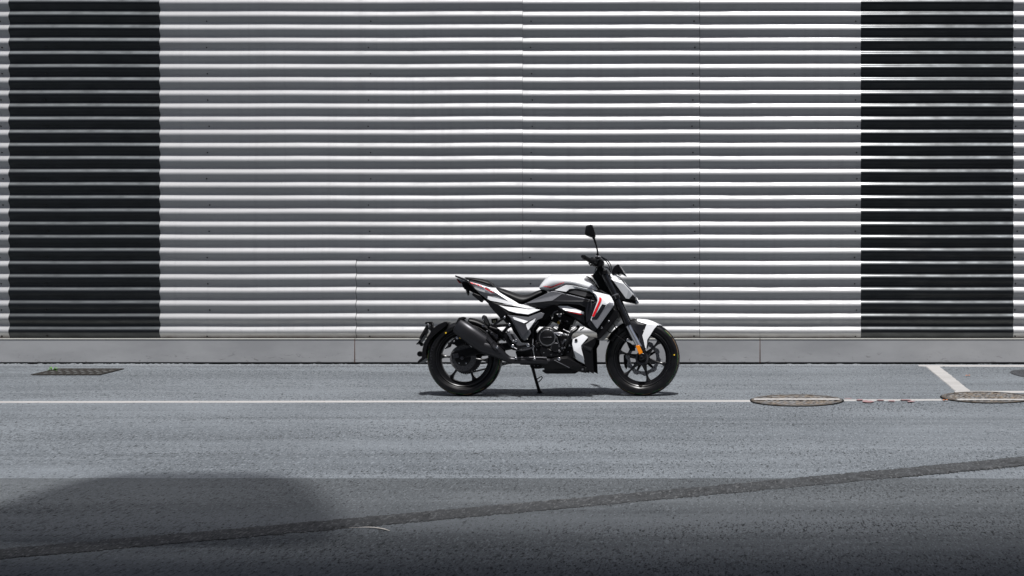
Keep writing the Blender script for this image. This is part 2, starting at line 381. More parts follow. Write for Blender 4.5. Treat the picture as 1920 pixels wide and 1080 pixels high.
# manhole covers
def manhole(c, r, label, stripe, seed):
    root = empty('manhole_cover', (c[0], c[1], 0))
    tag(root, label, 'manhole', 'manhole covers in the road')
    MB().lathe((0, 0, 0), [(r + 0.001, 0.0005), (r + 0.001, 0.0055), (r - 0.010, 0.0055), (r - 0.010, 0.0005)], 72, 'z').build('rim_gap', 'gap', root)
    MB().lathe((0, 0, 0), [(r - 0.008, 0.0005), (r - 0.010, 0.0095), (r - 0.045, 0.0095), (r - 0.045, 0.0005)], 72, 'z').build('frame_ring', 'iron', root)
    MB().lathe((0, 0, 0), [(0.0001, 0.0070), (r - 0.049, 0.0070), (r - 0.049, 0.0005)], 72, 'z').build('lid', 'iron', root)
    rnd = random.Random(seed); mb = MB()
    # raised studs in rings on the lid
    for ring in range(1, 8):
        rr = (r - 0.07) * ring / 7.2; k = max(6, int(2 * math.pi * rr / 0.052))
        for j in range(k):
            a = 2 * math.pi * (j + 0.5 * (ring % 2)) / k
            x, y = rr * math.cos(a), rr * math.sin(a); s = 0.013
            mb.add([(x - s, y - s, .0065), (x + s, y - s, .0065), (x + s, y + s, .0065), (x - s, y + s, .0065), (x - s * .7, y - s * .7, .0105), (x + s * .7, y - s * .7, .0105), (x + s * .7, y + s * .7, .0105), (x - s * .7, y + s * .7, .0105)],
                   [(4, 5, 6, 7), (0, 1, 5, 4), (1, 2, 6, 5), (2, 3, 7, 6), (3, 0, 4, 7)])
    o = mb.build('stud_pattern', 'iron', root); tag(o, kind='stuff')
    if stripe is not None:
        y = stripe; hx = math.sqrt(max(0, (r - 0.03) ** 2 - y * y)); w = 0.042
        vs = []; n = 60
        for i in range(n + 1):
            x = -hx + 2 * hx * i / n; vs += [(x, y + w + rnd.uniform(-.006, .006), 0.0125), (x, y - w + rnd.uniform(-.006, .006), 0.0125)]
        MB().add(vs, [(2 * i, 2 * i + 1, 2 * i + 3, 2 * i + 2) for i in range(n)]).build('paint_stripe', 'line_white', root)
    return root
manhole(mh1, 0.350, 'round rusty manhole cover crossed through its middle by the white line', 0.0, 21)
manhole(mh2, 0.350, 'grey manhole cover cut by the right edge of the photo, below the bay corner', -0.20, 22)

# drain grate with a weed in it
ga = gp(62, 703.3); gb = gp(178, 704.6); gc = gp(238, 693); gd = gp(108, 692.3)
gx0, gx1 = (ga[0] + gd[0]) / 2, (gb[0] + gc[0]) / 2; gy0, gy1 = (ga[1] + gb[1]) / 2, (gc[1] + gd[1]) / 2
grt = empty('drain_grate', ((gx0 + gx1) / 2, (gy0 + gy1) / 2, 0)); tag(grt, 'rusty iron drain grate set in the asphalt by the wall', 'drain grate')
hx, hy = (gx1 - gx0) / 2, (gy1 - gy0) / 2
MB().add([(-hx, -hy, .0045), (hx, -hy, .0045), (hx, hy, .0045), (-hx, hy, .0045)], [(0, 1, 2, 3)]).build('pit', 'earth', grt)
fr = MB(); t = 0.010
for a, b in (((-hx, -hy), (hx, -hy + t)), ((-hx, hy - t), (hx, hy)), ((-hx, -hy + t), (-hx + t, hy - t)), ((hx - t, -hy + t), (hx, hy - t))):
    fr.box((a[0], a[1], .004), (b[0], b[1], .010))
fr.build('frame', 'grate', grt)
nb = 9
for i in range(nb):
    x = -hx + 2 * hx * (i + 0.5) / nb
    MB().box((x - .0065, -hy + t, .004), (x + .0065, hy - t, .010)).build('bar', 'grate', grt)
for j in range(4):
    y = -hy + 2 * hy * (j + 0.5) / 4 + 0.0
    MB().box((-hx + t, y - .012, .004), (hx - t, y + .012, .011)).build('crossbar', 'grate', grt)
wc = gp(98, 696)
weed = empty('weed', (wc[0], wc[1], 0)); tag(weed, 'small bright green weed growing from the drain grate', 'weed')
rnd = random.Random(2)
for k in range(8):
    a = rnd.uniform(0, 6.28); l = rnd.uniform(.025, .06); h = rnd.uniform(.012, .045); w = .012
    d = Vector((math.cos(a), math.sin(a), 0)); s = Vector((-d.y, d.x, 0)) * w
    p0 = Vector((0, 0, .004)); p1 = d * l * .5 + Vector((0, 0, h)); p2 = d * l + Vector((0, 0, h * .75))
    MB().add([p0, p1 + s, p2, p1 - s], [(0, 1, 2, 3)]).build('leaf', 'leaf', weed)

# fallen dry leaves / litter
for i, (px, py, lab) in enumerate([(1814, 706.3, 'small dry orange leaf inside the painted parking bay'), (1771.5, 752.8, 'orange brown dry leaf beside the manhole at the right edge')]):
    c = gp(px, py); o = MB()
    pts = [(-.02, -.01, .0), (-.008, .012, .005), (.006, .004, .001), (.02, .014, .006), (.022, -.006, .002), (.002, -.014, .004)]
    o.add([(p[0], p[1] * 1.4, p[2] + .001) for p in pts] + [(p[0], p[1] * 1.4, p[2]) for p in pts], [(0, 1, 2), (2, 3, 4), (0, 2, 4, 5), (8, 7, 6), (10, 9, 8), (11, 10, 8, 6)])
    q = o.build('dry_leaf', 'dry_leaf'); q.location = (c[0], c[1], 0.0095); tag(q, lab, 'leaf')

# ------------------------------------------------------------------ corrugated wall
PER, AMP = 0.1224, 0.0148
WM = WY + 0.062                               # mean plane of the sheets
ZC = 0.329 - 0.030                            # height of one crest
def wx(px): return (px - VX) * WM / F
def wz(py): return CH - (py - VY) * WM / F
WTOP = 5.4
wall = empty('corrugated_wall', (wx(960), WY, 0))
tag(wall, 'tall horizontally corrugated silver and black metal wall behind the motorcycle', 'wall')
off = Vector(wall.location)
def sheet(px0, px1, z0, z1, m, dy=0.0, seed=0):
    rnd = random.Random(seed * 17 + 3)
    xs0, xs1 = wx(px0), wx(px1); nz = int((z1 - z0) / PER * 18); nx = max(2, int((xs1 - xs0) / 0.25))
    ph = [rnd.uniform(-1, 1) for _ in range(8)]
    vs = []
    for j in range(nz + 1):
        z = z0 + (z1 - z0) * j / nz
        for i in range(nx + 1):
            x = xs0 + (xs1 - xs0) * i / nx
            sag = 0.0018 * math.sin(1.3 * x + 3 * ph[0] + 0.4 * z) + 0.0016 * math.sin(3.1 * x + 5 * ph[1] + 0.9 * z) + 0.0009 * math.sin(7.7 * x + 6 * ph[3] + 2.1 * z)
            d = AMP * math.cos(2 * math.pi * (z + sag - ZC) / PER)
            wob = 0.0015 * math.sin(0.9 * x + 2 * z + 4 * ph[2]) + 0.0008 * math.sin(2.7 * x + 5.2 * z)
            vs.append((x - off.x, WM - d + dy + wob - off.y, z))
    fs = [(j * (nx + 1) + i, j * (nx + 1) + i + 1, (j + 1) * (nx + 1) + i + 1, (j + 1) * (nx + 1) + i) for j in range(nz) for i in range(nx)]
    me = bpy.data.meshes.new('sheet'); me.from_pydata(vs, [], fs)
    uv = me.uv_layers.new(name='uv'); co_ = [0.0] * (2 * len(me.loops))
    for lp in me.loops: v_ = vs[lp.vertex_index]; co_[2 * lp.index] = v_[0]; co_[2 * lp.index + 1] = v_[2]
    uv.data.foreach_set('uv', co_)
    me.polygons.foreach_set('use_smooth', [True] * len(me.polygons))
    nxt = nx + 1
    sh = [False] * len(me.edges)
    for e in me.edges:
        a, b = e.vertices; ja, ia = divmod(a, nxt); jb, ib = divmod(b, nxt)
        if (ia == ib and ia in (0, nx)) or (ja == jb and ja in (0, nz)): sh[e.index] = True
    me.attributes.new('sharp_edge', 'BOOLEAN', 'EDGE').data.foreach_set('value', sh)
    o = link('corrugated_sheet', me, m, wall)
    s = o.modifiers.new('thick', 'SOLIDIFY'); s.thickness = 0.0014; s.offset = 1.0
    return o
ZB = 0.236; ZS = wz(486)
g3 = 0.4                                      # half a sheet gap, in px
sheet(-900, 17, ZB, WTOP, 'sheet', 0.0, 1)
sheet(17, 300, ZB, WTOP, 'sheet_black', 0.0025, 2)
sheet(300, 668 - g3, ZB, ZS, 'sheet', 0.0, 3)
sheet(668 + g3, 1312 - g3, ZB, ZS, 'sheet', 0.001, 4)
sheet(300, 980 - .2, ZS - 0.002, WTOP, 'sheet', -0.0012, 5)
sheet(980 + .2, 1312 - g3, ZS - 0.002, WTOP, 'sheet', -0.0008, 6)
sheet(1312 + g3, 1614, ZB, WTOP, 'sheet', -0.001, 7)
sheet(1614, 1900, ZB, WTOP, 'sheet_black_gloss', 0.0022, 8)
sheet(1900, 2900, ZB, WTOP, 'sheet', 0.0, 9)
MB().box((wx(-900) - off.x, 0.10, 0.0), (wx(2900) - off.x, 0.30, WTOP - 0.05)).build('backing_wall', 'gap', wall)
# coping on top of the wall
MB().box((wx(-900) - off.x, -0.02, WTOP), (wx(2900) - off.x, 0.34, WTOP + 0.12)).build('coping', 'plinth', wall)
# screws in every second valley
mb = MB(); rnd = random.Random(12)
for px in (-520, -215, 2, 87, 390, 692, 995, 1300, 1605, 1905, 2210, 2510):
    k = 0; z = ZC - PER / 2 + 0.006
    z = z + PER * 0
    while z < WTOP - 0.1:
        if z > ZB + 0.0:
            x = wx(px) + rnd.uniform(-.016, .016); y = WM + AMP - 0.0065; r = 0.0075
            zz = z + 0.010
            mb.lathe((x - off.x, y - off.y, zz), [(0.0001, -0.006), (r * .7, -0.006), (r, -0.002), (r, 0.004)], 8, 'y')
        z += 2 * PER
o = mb.build('screw_heads', 'screw', wall); tag(o, kind='stuff')
# plinth panels with rusty joints
def plx(px): return (px - VX) * WY / F - off.x
joints = [-900, -95, 665, 1425, 2190, 2900]
for i in range(len(joints) - 1):
    a, b = plx(joints[i]) + 0.0035, plx(joints[i + 1]) - 0.0035
    zb = 0.012 if b < plx(300) else 0.018
    nx = 40; vs = []; rnd = random.Random(60 + i)
    MB().box((a, 0.0, zb), (b, 0.03, 0.2300)).build('plinth_panel', 'plinth', wall, bevel=0.003)
    MB().box((a, -0.004, 0.2305), (b, 0.07, 0.2365)).build('flashing', 'flashing', wall)
for q in joints[1:-1]:
    MB().box((plx(q) - 0.006, 0.006, 0.015), (plx(q) + 0.006, 0.028, 0.2295)).build('joint', 'rust', wall)
MB().box((plx(-900), 0.035, -0.01), (plx(2900), 0.095, 0.2295)).build('plinth_core', 'gap', wall)

# ------------------------------------------------------------------ added unseen slats and sail overhead, shaped to darken the near road
CAN_E, CAN_H = 4.85, 7.0
can = empty('added_canopy', (0, 0, 0)); tag(can, 'added unseen slats above and behind the viewer, darkening the near road', 'added_canopy')
y = CAN_E; i = 0
while y > -1.0:
    hw_ = min(0.0245, 0.0035 + 0.00100 * i)                  # slats widen away from the edge to grade the shade
    MB().box((-14, y - hw_, CAN_H), (12, y + hw_, CAN_H + 0.02)).build('slat', 'concrete', can)
    y -= 0.058; i += 1
for x in (-13, -7.5, 4.5, 11):
    MB().box((x - .12, -1.2, 0), (x + .12, -0.96, CAN_H - 0.16)).build('column', 'concrete', can)
    MB().box((x - .06, -4.0, CAN_H - 0.16), (x + .06, CAN_E, CAN_H - 0.002)).build('beam', 'concrete', can)
MB().box((-14, -4.8, 0), (12, -4.2, CAN_H + 0.6)).build('rear_wall', 'concrete', can)

SH = 9.0                                          # height of an added unseen sail, cut to the lower-left shadow's outline
sail_px = [(-90, 975), (175, 890), (370, 884), (560, 887), (648, 972), (640, 1020), (420, 1030), (200, 1030), (-60, 1020)]
m = mat('added_cloth', (0.10, 0.10, 0.105), 0.8); m.node_tree.nodes['Principled BSDF'].inputs['Alpha'].default_value = 0.66; M['added_cloth'] = m
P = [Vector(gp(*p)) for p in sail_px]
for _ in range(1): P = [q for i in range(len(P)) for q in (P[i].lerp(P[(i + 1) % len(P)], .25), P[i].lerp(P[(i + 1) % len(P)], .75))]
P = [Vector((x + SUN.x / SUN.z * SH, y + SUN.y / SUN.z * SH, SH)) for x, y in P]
ctr = sum(P, Vector()) / len(P)
sail = empty('added_sail', (ctr.x, ctr.y, 0)); tag(sail, 'added unseen cloth above the frame, cut to shade the road at lower left', 'shade cloth')
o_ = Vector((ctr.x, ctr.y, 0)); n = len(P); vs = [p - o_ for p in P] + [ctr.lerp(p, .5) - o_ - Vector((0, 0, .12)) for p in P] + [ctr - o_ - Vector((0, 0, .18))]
MB().add(vs, [(i, (i + 1) % n, n + (i + 1) % n, n + i) for i in range(n)] + [(n + i, n + (i + 1) % n, 2 * n) for i in range(n)]).build('cloth', 'added_cloth', sail, 80)
for p, q in ((P[0], Vector((-7.5, CAN_E, CAN_H))), (P[3], Vector((-7.5, CAN_E, CAN_H))), (P[7], Vector((4.5, CAN_E, CAN_H))), (P[11], Vector((4.5, CAN_E - 1, CAN_H))), (P[15], Vector((-7.5, CAN_E - 1.5, CAN_H)))):
    MB().tube([p - o_, q - o_], .004, 6).build('rope', 'black', sail)

#BIKE_BELOW
# ------------------------------------------------------------------ motorcycle
LEAN = math.radians(6.0); CL, SL = math.cos(LEAN), math.sin(LEAN)
YB = F * CH / (741.9 - VY)                                  # depth of the tyre contact line
X0 = (1010 - VX) * YB / F
bike = empty('motorcycle', (X0, YB, 0)); bike.rotation_euler = (-LEAN, 0, 0)
tag(bike, 'white, grey and black naked motorcycle parked on its side stand before the wall', 'motorcycle')
def L(px, py, w):
    """bike-local point at half-width w (towards the viewer) that lies on the sight line of a photo pixel"""
    k = (py - VY) / F
    z = (CH - k * (YB - w * CL) - w * SL) / (CL + k * SL)
    Y = YB + z * SL - w * CL
    return Vector(((px - VX) * Y / F - X0, -w, z))
def fr(ox, oy, s): return lambda x, y, w: L(ox + x / s, oy + y / s, w)
A = fr(760, 400, 3.0); B = fr(845, 505, 10.8); C = fr(980, 505, 10.8); D = fr(1090, 505, 10.8); E = fr(890, 570, 10.8)
G = fr(775, 590, 10.8); J = fr(1130, 580, 10.8); K = fr(980, 620, 10.8); MM = fr(1060, 410, 9.0); N = fr(960, 560, 10.8)
R2 = fr(770, 500, 6.75); R3 = fr(1000, 500, 6.75); R4 = fr(770, 590, 6.75); R6 = fr(1060, 590, 6.75)
def mir(p): return Vector((p[0], -p[1], p[2]))
CAML = Matrix.Rotation(LEAN, 3, 'X') @ (Vector((0, 0, CH)) - Vector((X0, YB, 0)))

def facets(name, fm, pts, faces, m, parent=bike, t=0.006, both=True, bevel=0.0015, smooth=20, sub=0):
    """shell from facets; pts are (x, y, w) in a photo frame, outer side towards the viewer"""
    P = [fm(*p) for p in pts]; out = []
    for side in ((0, 1) if both else (0,)):
        Q = P if side == 0 else [mir(p) for p in P]
        me = bpy.data.meshes.new(name); tri = []
        for f in faces:
            if len(f) > 3:
                t2 = tessellate_polygon([[Vector((Q[i].x, Q[i].z, 0)) for i in f]]) if len(f) > 4 else None
                if t2: tri += [tuple(f[i] for i in q) for q in t2]
                else: tri.append(tuple(f))
            else: tri.append(tuple(f))
        fs = []
        for f in tri:
            n = (Q[f[1]] - Q[f[0]]).cross(Q[f[2]] - Q[f[0]])
            if (n.y > 0) == (side == 0): f = f[::-1]
            fs.append(f)
        me.from_pydata([tuple(q) for q in Q], [], fs)
        me.polygons.foreach_set('use_smooth', [True] * len(fs)); me.set_sharp_from_angle(angle=math.radians(smooth)); rim_sharp(me)
        o = link(name, me, m, parent)
        if sub:
            sd = o.modifiers.new('sub', 'SUBSURF'); sd.levels = sd.render_levels = sub
        so = o.modifiers.new('thick', 'SOLIDIFY'); so.thickness = t; so.offset = -1
        if bevel:
            b = o.modifiers.new('bevel', 'BEVEL'); b.width = bevel; b.segments = 2; b.limit_method = 'ANGLE'; b.angle_limit = math.radians(35)
        out.append(o)
    return out
def rim_sharp(me):
    cnt = {}
    for p in me.polygons:
        for k in p.edge_keys: cnt[k] = cnt.get(k, 0) + 1
    at = me.attributes.get('sharp_edge') or me.attributes.new('sharp_edge', 'BOOLEAN', 'EDGE')
    for e in me.edges:
        if cnt.get(e.key, 0) == 1: at.data[e.index].value = True
def bvh(objs):
    vs = []; fs = []; bpy.context.view_layer.update(); dg = bpy.context.evaluated_depsgraph_get()
    for o in objs:
        ev = o.evaluated_get(dg); me = ev.to_mesh()
        k = len(vs); vs += [v.co.copy() for v in me.vertices]; fs += [tuple(i + k for i in p.vertices) for p in me.polygons]
        ev.to_mesh_clear()
    return BVHTree.FromPolygons(vs, fs)
def decal(name, fm, pts, tree_, m, parent, off=0.0018, t=0.0012, step=8.0, fallback=0.15):
    """thin inlay lying on a body surface: outline in a photo frame, points dropped on the surface along the sight line"""
    n = len(pts); edge = []
    for i in range(n):
        a, b = Vector(pts[i]), Vector(pts[(i + 1) % n]); k = max(1, int((b - a).length / (step * 1.5)))
        edge += [a.lerp(b, j / k) for j in range(k)]
    xs = [p[0] for p in pts]; ys = [p[1] for p in pts]; inner = []
    gx = min(xs) + step
    while gx < max(xs):
        gy = min(ys) + step
        while gy < max(ys): inner.append(Vector((gx, gy))); gy += step * 1.6
        gx += step * 1.6
    ne = len(edge)
    r = delaunay_2d_cdt(edge + inner, [(i, (i + 1) % ne) for i in range(ne)], [], 1, 1e-5)
    V2, Fs = r[0], r[2]; P = []
    lastw = fallback
    for v in V2:
        tgt = fm(v[0], v[1], 0.12); d = (tgt - CAML).normalized(); hit = tree_.ray_cast(CAML, d)
        if hit[0] is not None: P.append(hit[0] - d * (off + .0012)); lastw = -P[-1].y
        else: P.append(fm(v[0], v[1], lastw))
    me = bpy.data.meshes.new(name); fs = []
    for f in Fs:
        q = (P[f[1]] - P[f[0]]).cross(P[f[2]] - P[f[0]]); fs.append(tuple(f) if q.y < 0 else tuple(f)[::-1])
    me.from_pydata([tuple(p) for p in P], [], fs); me.polygons.foreach_set('use_smooth', [True] * len(fs)); rim_sharp(me)
    o = link(name, me, m, parent)
    so = o.modifiers.new('thick', 'SOLIDIFY'); so.thickness = t; so.offset = 1
    return o
def sym_loft(name, fm, cols, m, parent=bike, sub=1, angle=40, cap=True):
    """closed body symmetric about the bike's plane; each column runs from the top centre down the near side"""
    mb = MB(); rows = []
    for c in cols:
        near = [fm(*p) for p in c]; far = [mir(p) for p in near]
        ring = near + [p for p in reversed(far)]
        rows.append(ring)
    q = len(rows[0]); vs = [p for r in rows for p in r]; fs = []
    for i in range(len(rows) - 1):
        for j in range(q):
            j2 = (j + 1) % q; fs.append((i * q + j, i * q + j2, (i + 1) * q + j2, (i + 1) * q + j))
    if cap: fs += [tuple(range(q)), tuple((len(rows) - 1) * q + j for j in range(q))[::-1]]
    o = mb.add(vs, fs).build(name, m, parent, angle)
    if sub:
        sd = o.modifiers.new('sub', 'SUBSURF'); sd.levels = sd.render_levels = sub
    return o
def block(name, fm, pts, w0, w1, m, parent=bike, bevel=0.004, angle=32):
    """solid with a side outline, from half-width w0 (near) to w1 (far)"""
    P = [fm(x, y, w0) for x, y in pts]
    return MB().prism(P, (0, w0 - w1, 0)).build(name, m, parent, angle, bevel)
def tubep(name, pts, r, m, parent=bike, n=10, squash=1.0):
    return MB().tube(pts, r, n, True, squash).build(name, m, parent, 45)
def spline(pts, k=6):
    P = [Vector(p) for p in pts]; out = []
    for i in range(len(P) - 1):
        p0, p1, p2, p3 = P[max(i - 1, 0)], P[i], P[i + 1], P[min(i + 2, len(P) - 1)]
        for j in range(k):
            t = j / k; out.append(0.5 * ((2 * p1) + (p2 - p0) * t + (2 * p0 - 5 * p1 + 4 * p2 - p3) * t * t + (-p0 + 3 * p1 - 3 * p2 + p3) * t ** 3))
    out.append(P[-1]); return out
def knob(name, c, r, h, m, parent=bike, n=16):
    """short bevelled round boss, facing the viewer"""
    return MB().lathe(c, [(0.0001, -h), (r * .78, -h), (r, -h * .7), (r, h)], n, 'y').build(name, m, parent, 40)

# ---- wheels
def wheel(c, R, hw, rr, spoke0, label, front):
    rimw = hw * 0.80
    hub = MB().lathe(c, [(0.0001, -0.058), (0.022, -0.058), (0.026, -0.05), (0.050 if front else 0.058, -0.044), (0.054 if front else 0.062, -0.03), (0.040, -0.02), (0.040, 0.02), (0.054, 0.03), (0.054, 0.044), (0.022, 0.058), (0.0001, 0.058)], 36).build('wheel', 'rim', bike)
    hub['label'] = label
    prof = [(rr + .002, rimw), (rr - .003, rimw + .003), (rr - .008, rimw), (rr - .013, rimw - .008), (rr - .020, rimw - .010), (rr - .026, rimw - .020), (rr - .034, rimw - .028), (rr - .038, .006)]
    full = [(r, -h) for r, h in prof] + [(r, h) for r, h in reversed(prof)]
    MB().lathe(c, full, 96, closed=True).build('rim', 'rim', hub, 25)
    tp = [(rr - .003, hw * .66), (rr + .006, hw * .80), (rr + .018, hw * .93), (rr + .034, hw), (R - .030, hw * .99), (R - .019, hw * .88), (R - .010, hw * .70), (R - .004, hw * .45), (R - .001, hw * .2), (R, 0)]
    full = [(r, -h) for r, h in tp] + [(r, h) for r, h in reversed(tp[:-1])]
    ty = MB().lathe(c, full, 120, closed=True).build('tyre', 'rubber', hub, 60)
    # moulded ridges on the sidewall
    for rad in (rr + .008, rr + .030):
        MB().lathe(c, [(rad, -hw * (.84 if rad < rr + .02 else 1.0) - .0012), (rad + .003, -hw * (.88 if rad < rr + .02 else 1.0) - .0018), (rad + .006, -hw * (.93 if rad < rr + .02 else 1.0) - .0010)], 96).build('sidewall_ridge', 'rubber', hub, 60)
    # thin coloured moulding lines on the new tread
    rs = random.Random(3)
    for (rad, h, mm_, frac) in ((R - .0165, hw * .835, 'green', .62), (R - .0125, hw * .755, 'tan', .42)):
        mb = MB(); a = 0.0
        while a < 2 * math.pi - 0.05:
            da = rs.uniform(.10, .26)
            if rs.random() < frac:
                mb.lathe(c, [(rad + .0008, -h - .0008), (rad + .0032, -h + .0036)], 4, a0=a, a1=min(a + da, 2 * math.pi))
            a += da + rs.uniform(.01, .05)
        o = mb.build('tread_line', mm_, hub); o['kind'] = 'stuff'
    # tread grooves: raised slanted blocks near the shoulder
    mb = MB(); nb = 44
    for k in range(nb):
        a = 2 * math.pi * k / nb
        for s in (-1, 1):
            vs = []
            for (rad, h, da) in ((R - .013, .76, 0.0), (R - .0045, .46, .035), (R - .001, .14, .075)):
                for dd in (0, .012):
                    aa = a + da + dd + (0.07 if s > 0 else 0)
                    vs.append((c[0] + (rad + .0012) * math.cos(aa), c[1] + s * hw * h, c[2] + (rad + .0012) * math.sin(aa)))
            mb.add(vs, [(0, 1, 3, 2), (2, 3, 5, 4)])
    o = mb.build('tread_groove', 'gap', hub); o['kind'] = 'stuff'
    for k in range(6):
        a = spoke0 + k * math.pi / 3; u = Vector((math.cos(a), 0, math.sin(a))); v = Vector((-math.sin(a), 0, math.cos(a))); cc = Vector(c)
        mb = MB(); ring = []
        for (r, hwid, ht) in ((.030, .026, .030), (.060, .017, .024), (.10, .0085, .016), (.135, .0075, .013), (.158, .0105, .014), (rr - .030, .023, .018)):
            p = cc + u * r; ring.append([p + v * hwid - Vector((0, ht, 0)), p + v * hwid * 1.05 + Vector((0, ht, 0)), p - v * hwid * 1.05 + Vector((0, ht, 0)), p - v * hwid - Vector((0, ht, 0)), p - v * hwid * .3 - Vector((0, ht + .005, 0)), p + v * hwid * .3 - Vector((0, ht + .005, 0))])
        vs = [p for r in ring for p in r]; n = 6
        fs = [(i * n + j, i * n + (j + 1) % n, (i + 1) * n + (j + 1) % n, (i + 1) * n + j) for i in range(len(ring) - 1) for j in range(n)]
        mb.add(vs, fs + [(0, 1, 2, 3, 4, 5), tuple(30 + j for j in range(6))]).build('spoke', 'rim', hub, 30, bevel=.002)
    return hub
rc = A(336, 815, 0); fc = A(1334.5, 815, 0)
RR = rc.z + 0.0012; RF = fc.z + 0.0008
rw = wheel(rc, RR, 0.068, 0.216, math.radians(55), 'rear wheel with wide black tyre and grey perforated disc', False)
fw = wheel(fc, RF, 0.054, 0.216, math.radians(45), 'front wheel with wavy brake disc behind six black spokes', True)

def ring_disc(name, c, r0, r1, y0, y1, m, parent, wave=0.0, lobes=10, n=120):
    mb = MB(); vs = []
    for k in range(n):
        a = 2 * math.pi * k / n; wv = wave * (0.5 + 0.5 * math.tanh(3 * math.sin(lobes * a)))
        for r, y in ((r0 + .4 * wv * 0, y0), (r1 - wv, y0), (r1 - wv, y1), (r0, y1)):
            vs.append((c[0] + r * math.cos(a), c[1] + y, c[2] + r * math.sin(a)))
    fs = [(k * 4 + j, k * 4 + (j + 1) % 4, ((k + 1) % n) * 4 + (j + 1) % 4, ((k + 1) % n) * 4 + j) for k in range(n) for j in range(4)]
    return mb.add(vs, fs).build(name, m, parent, 30)
def holes(name, c, y, r0, r1, k, rad, parent):
    mb = MB()
    for i in range(k):
        a = 2 * math.pi * i / k
        for j, r in enumerate((r0 + (r1 - r0) * .25, r0 + (r1 - r0) * .7)):
            aa = a + j * math.pi / k
            mb.lathe((c[0] + r * math.cos(aa), c[1] + y, c[2] + r * math.sin(aa)), [(0.0001, 0), (rad, 0)], 8)
    o = mb.build(name, 'gap', parent); o['kind'] = 'stuff'; return o
# front wavy disc on the far side, caliper
ring_disc('brake_disc', fc, .100, .137, .066, .070, 'steel', fw, .011, 10)
for k in range(5):
    a = 2 * math.pi * k / 5 + .5
    u = Vector((math.cos(a), 0, math.sin(a)))
    MB().tube([Vector(fc) + u * .045 + Vector((0, .064, 0)), Vector(fc) + u * .103 + Vector((0, .067, 0))], [.014, .009], 6, True).build('disc_carrier', 'rim', fw)
holes('disc_holes', fc, .0655, .105, .132, 18, .0040, fw)
ring_disc('sensor_ring', fc, .036, .050, -.064, -.060, 'alloy_dark', fw)
block('brake_caliper', R6, [(735, 510), (800, 490), (815, 600), (790, 640), (770, 695), (750, 660), (738, 610)], -.070, -.12, 'black', bike, .005)
# rear disc (near side), sprocket and chain (far side)
ring_disc('brake_disc', rc, .062, .100, -.088, -.084, 'disc_grey', rw)
holes('disc_holes', rc, -.0885, .072, .096, 14, .0030, rw)
knob('disc_hub', rc + Vector((0, -.080, 0)), .060, .008, 'rim', rw, 30)
for k in range(5):
    a = 2 * math.pi * k / 5 + .3; knob('bolt', rc + Vector((.046 * math.cos(a), -.090, .046 * math.sin(a))), .006, .004, 'bolt', rw, 8)
ring_disc('sprocket', rc, .070, .116, .082, .088, 'alloy_dark', rw, .006, 42, 252)
ch = []
for k in range(25): a = math.radians(90 + 180 * k / 24); ch.append(rc + Vector((.116 * math.cos(a), .085, .116 * math.sin(a))))
fs_ = A(700, 790, -.085)
ch += [Vector((fs_.x, .085, fs_.z - .035)), Vector((fs_.x + .03, .085, fs_.z)), Vector((fs_.x, .085, fs_.z + .035)), ch[0].copy()]
mb = MB(); pts = []
for i in range(len(ch) - 1):
    k = max(1, int((ch[i + 1] - ch[i]).length / .013)); pts += [ch[i].lerp(ch[i + 1], j / k) for j in range(k)]
for i in range(0, len(pts) - 1):
    mb.tube([pts[i], pts[i].lerp(pts[i + 1], .82)], .0075, 6)
mb.build('chain', 'alloy_dark', bike)['kind'] = 'stuff'
block('chain_guard', A, [(400, 790), (480, 775), (560, 770), (562, 784), (470, 800), (405, 806)], -.075, -.10, 'black', bike, .002)
# yellow inspection dots and moulded size marks on the tyres
def side_mark(name, px, py, w, r, m, parent): MB().lathe(L(px, py, w), [(0.0001, -.0005), (r, -.0003), (r, .003)], 14).build(name, m, parent)
side_mark('paint_dot', 775 + 657 / 10.8, 590 + 369 / 10.8, .0695, .0062, 'yellow', rw)
side_mark('paint_dot', 1130 + 1450 / 10.8, 580 + 923 / 10.8, .0555, .0058, 'yellow', fw)
mb = MB(); rs = random.Random(8)
for k in range(9):
    a = math.radians(196 - 5.2 * k)
    for q in range(2):
        r = RR - .043 + q * .008 + rs.uniform(-.002, .002); da = math.radians(rs.uniform(1.0, 3.2))
        mb.lathe(rc, [(r, -.0690), (r + .0032, -.0690)], 3, a0=a, a1=a + da)
mb.build('sidewall_lettering', 'alloy_dark', rw)['kind'] = 'stuff'
# axle nuts
knob('axle_nut', rc + Vector((0, -.118, 0)), .014, .010, 'alloy_dark', bike, 6)
knob('axle_nut', fc + Vector((0, -.128, .0)), .017, .012, 'black_gloss', bike, 18)
tubep('axle', [rc + Vector((0, -.12, 0)), rc + Vector((0, .12, 0))], .011, 'alloy_dark')
tubep('axle', [fc + Vector((0, -.12, 0)), fc + Vector((0, .12, 0))], .011, 'alloy_dark')

# ---- swingarm, hugger, plate fender
for s in (1, -1):
    P = [R4(x, y, .108) for x, y in ((512, 490), (560, 462), (815, 408), (1000, 372), (1240, 352), (1300, 420), (1000, 478), (835, 505), (700, 545), (560, 568), (520, 545))]
    if s < 0: P = [mir(p) for p in P]
    MB().prism(P, (0, s * .028, 0)).build('swingarm', 'black', bike, 32, .006)
tubep('swingarm_brace', [R4(1050, 400, .10), R4(1050, 400, -.10)], .032, 'black')
block('axle_adjuster', R4, [(530, 500), (600, 488), (610, 540), (545, 556)], .116, .10, 'alloy_dark', bike, .003)
P = [(640, 135), (672, 140), (685, 168), (660, 232), (570, 300), (440, 405), (345, 505), (285, 620), (250, 760), (265, 870), (190, 925), (140, 968), (95, 985), (78, 968), (95, 935), (168, 868), (180, 700), (215, 565), (300, 420), (398, 272), (500, 198)]
block('fender', G, P, .085, -.085, 'black', bike, .010)
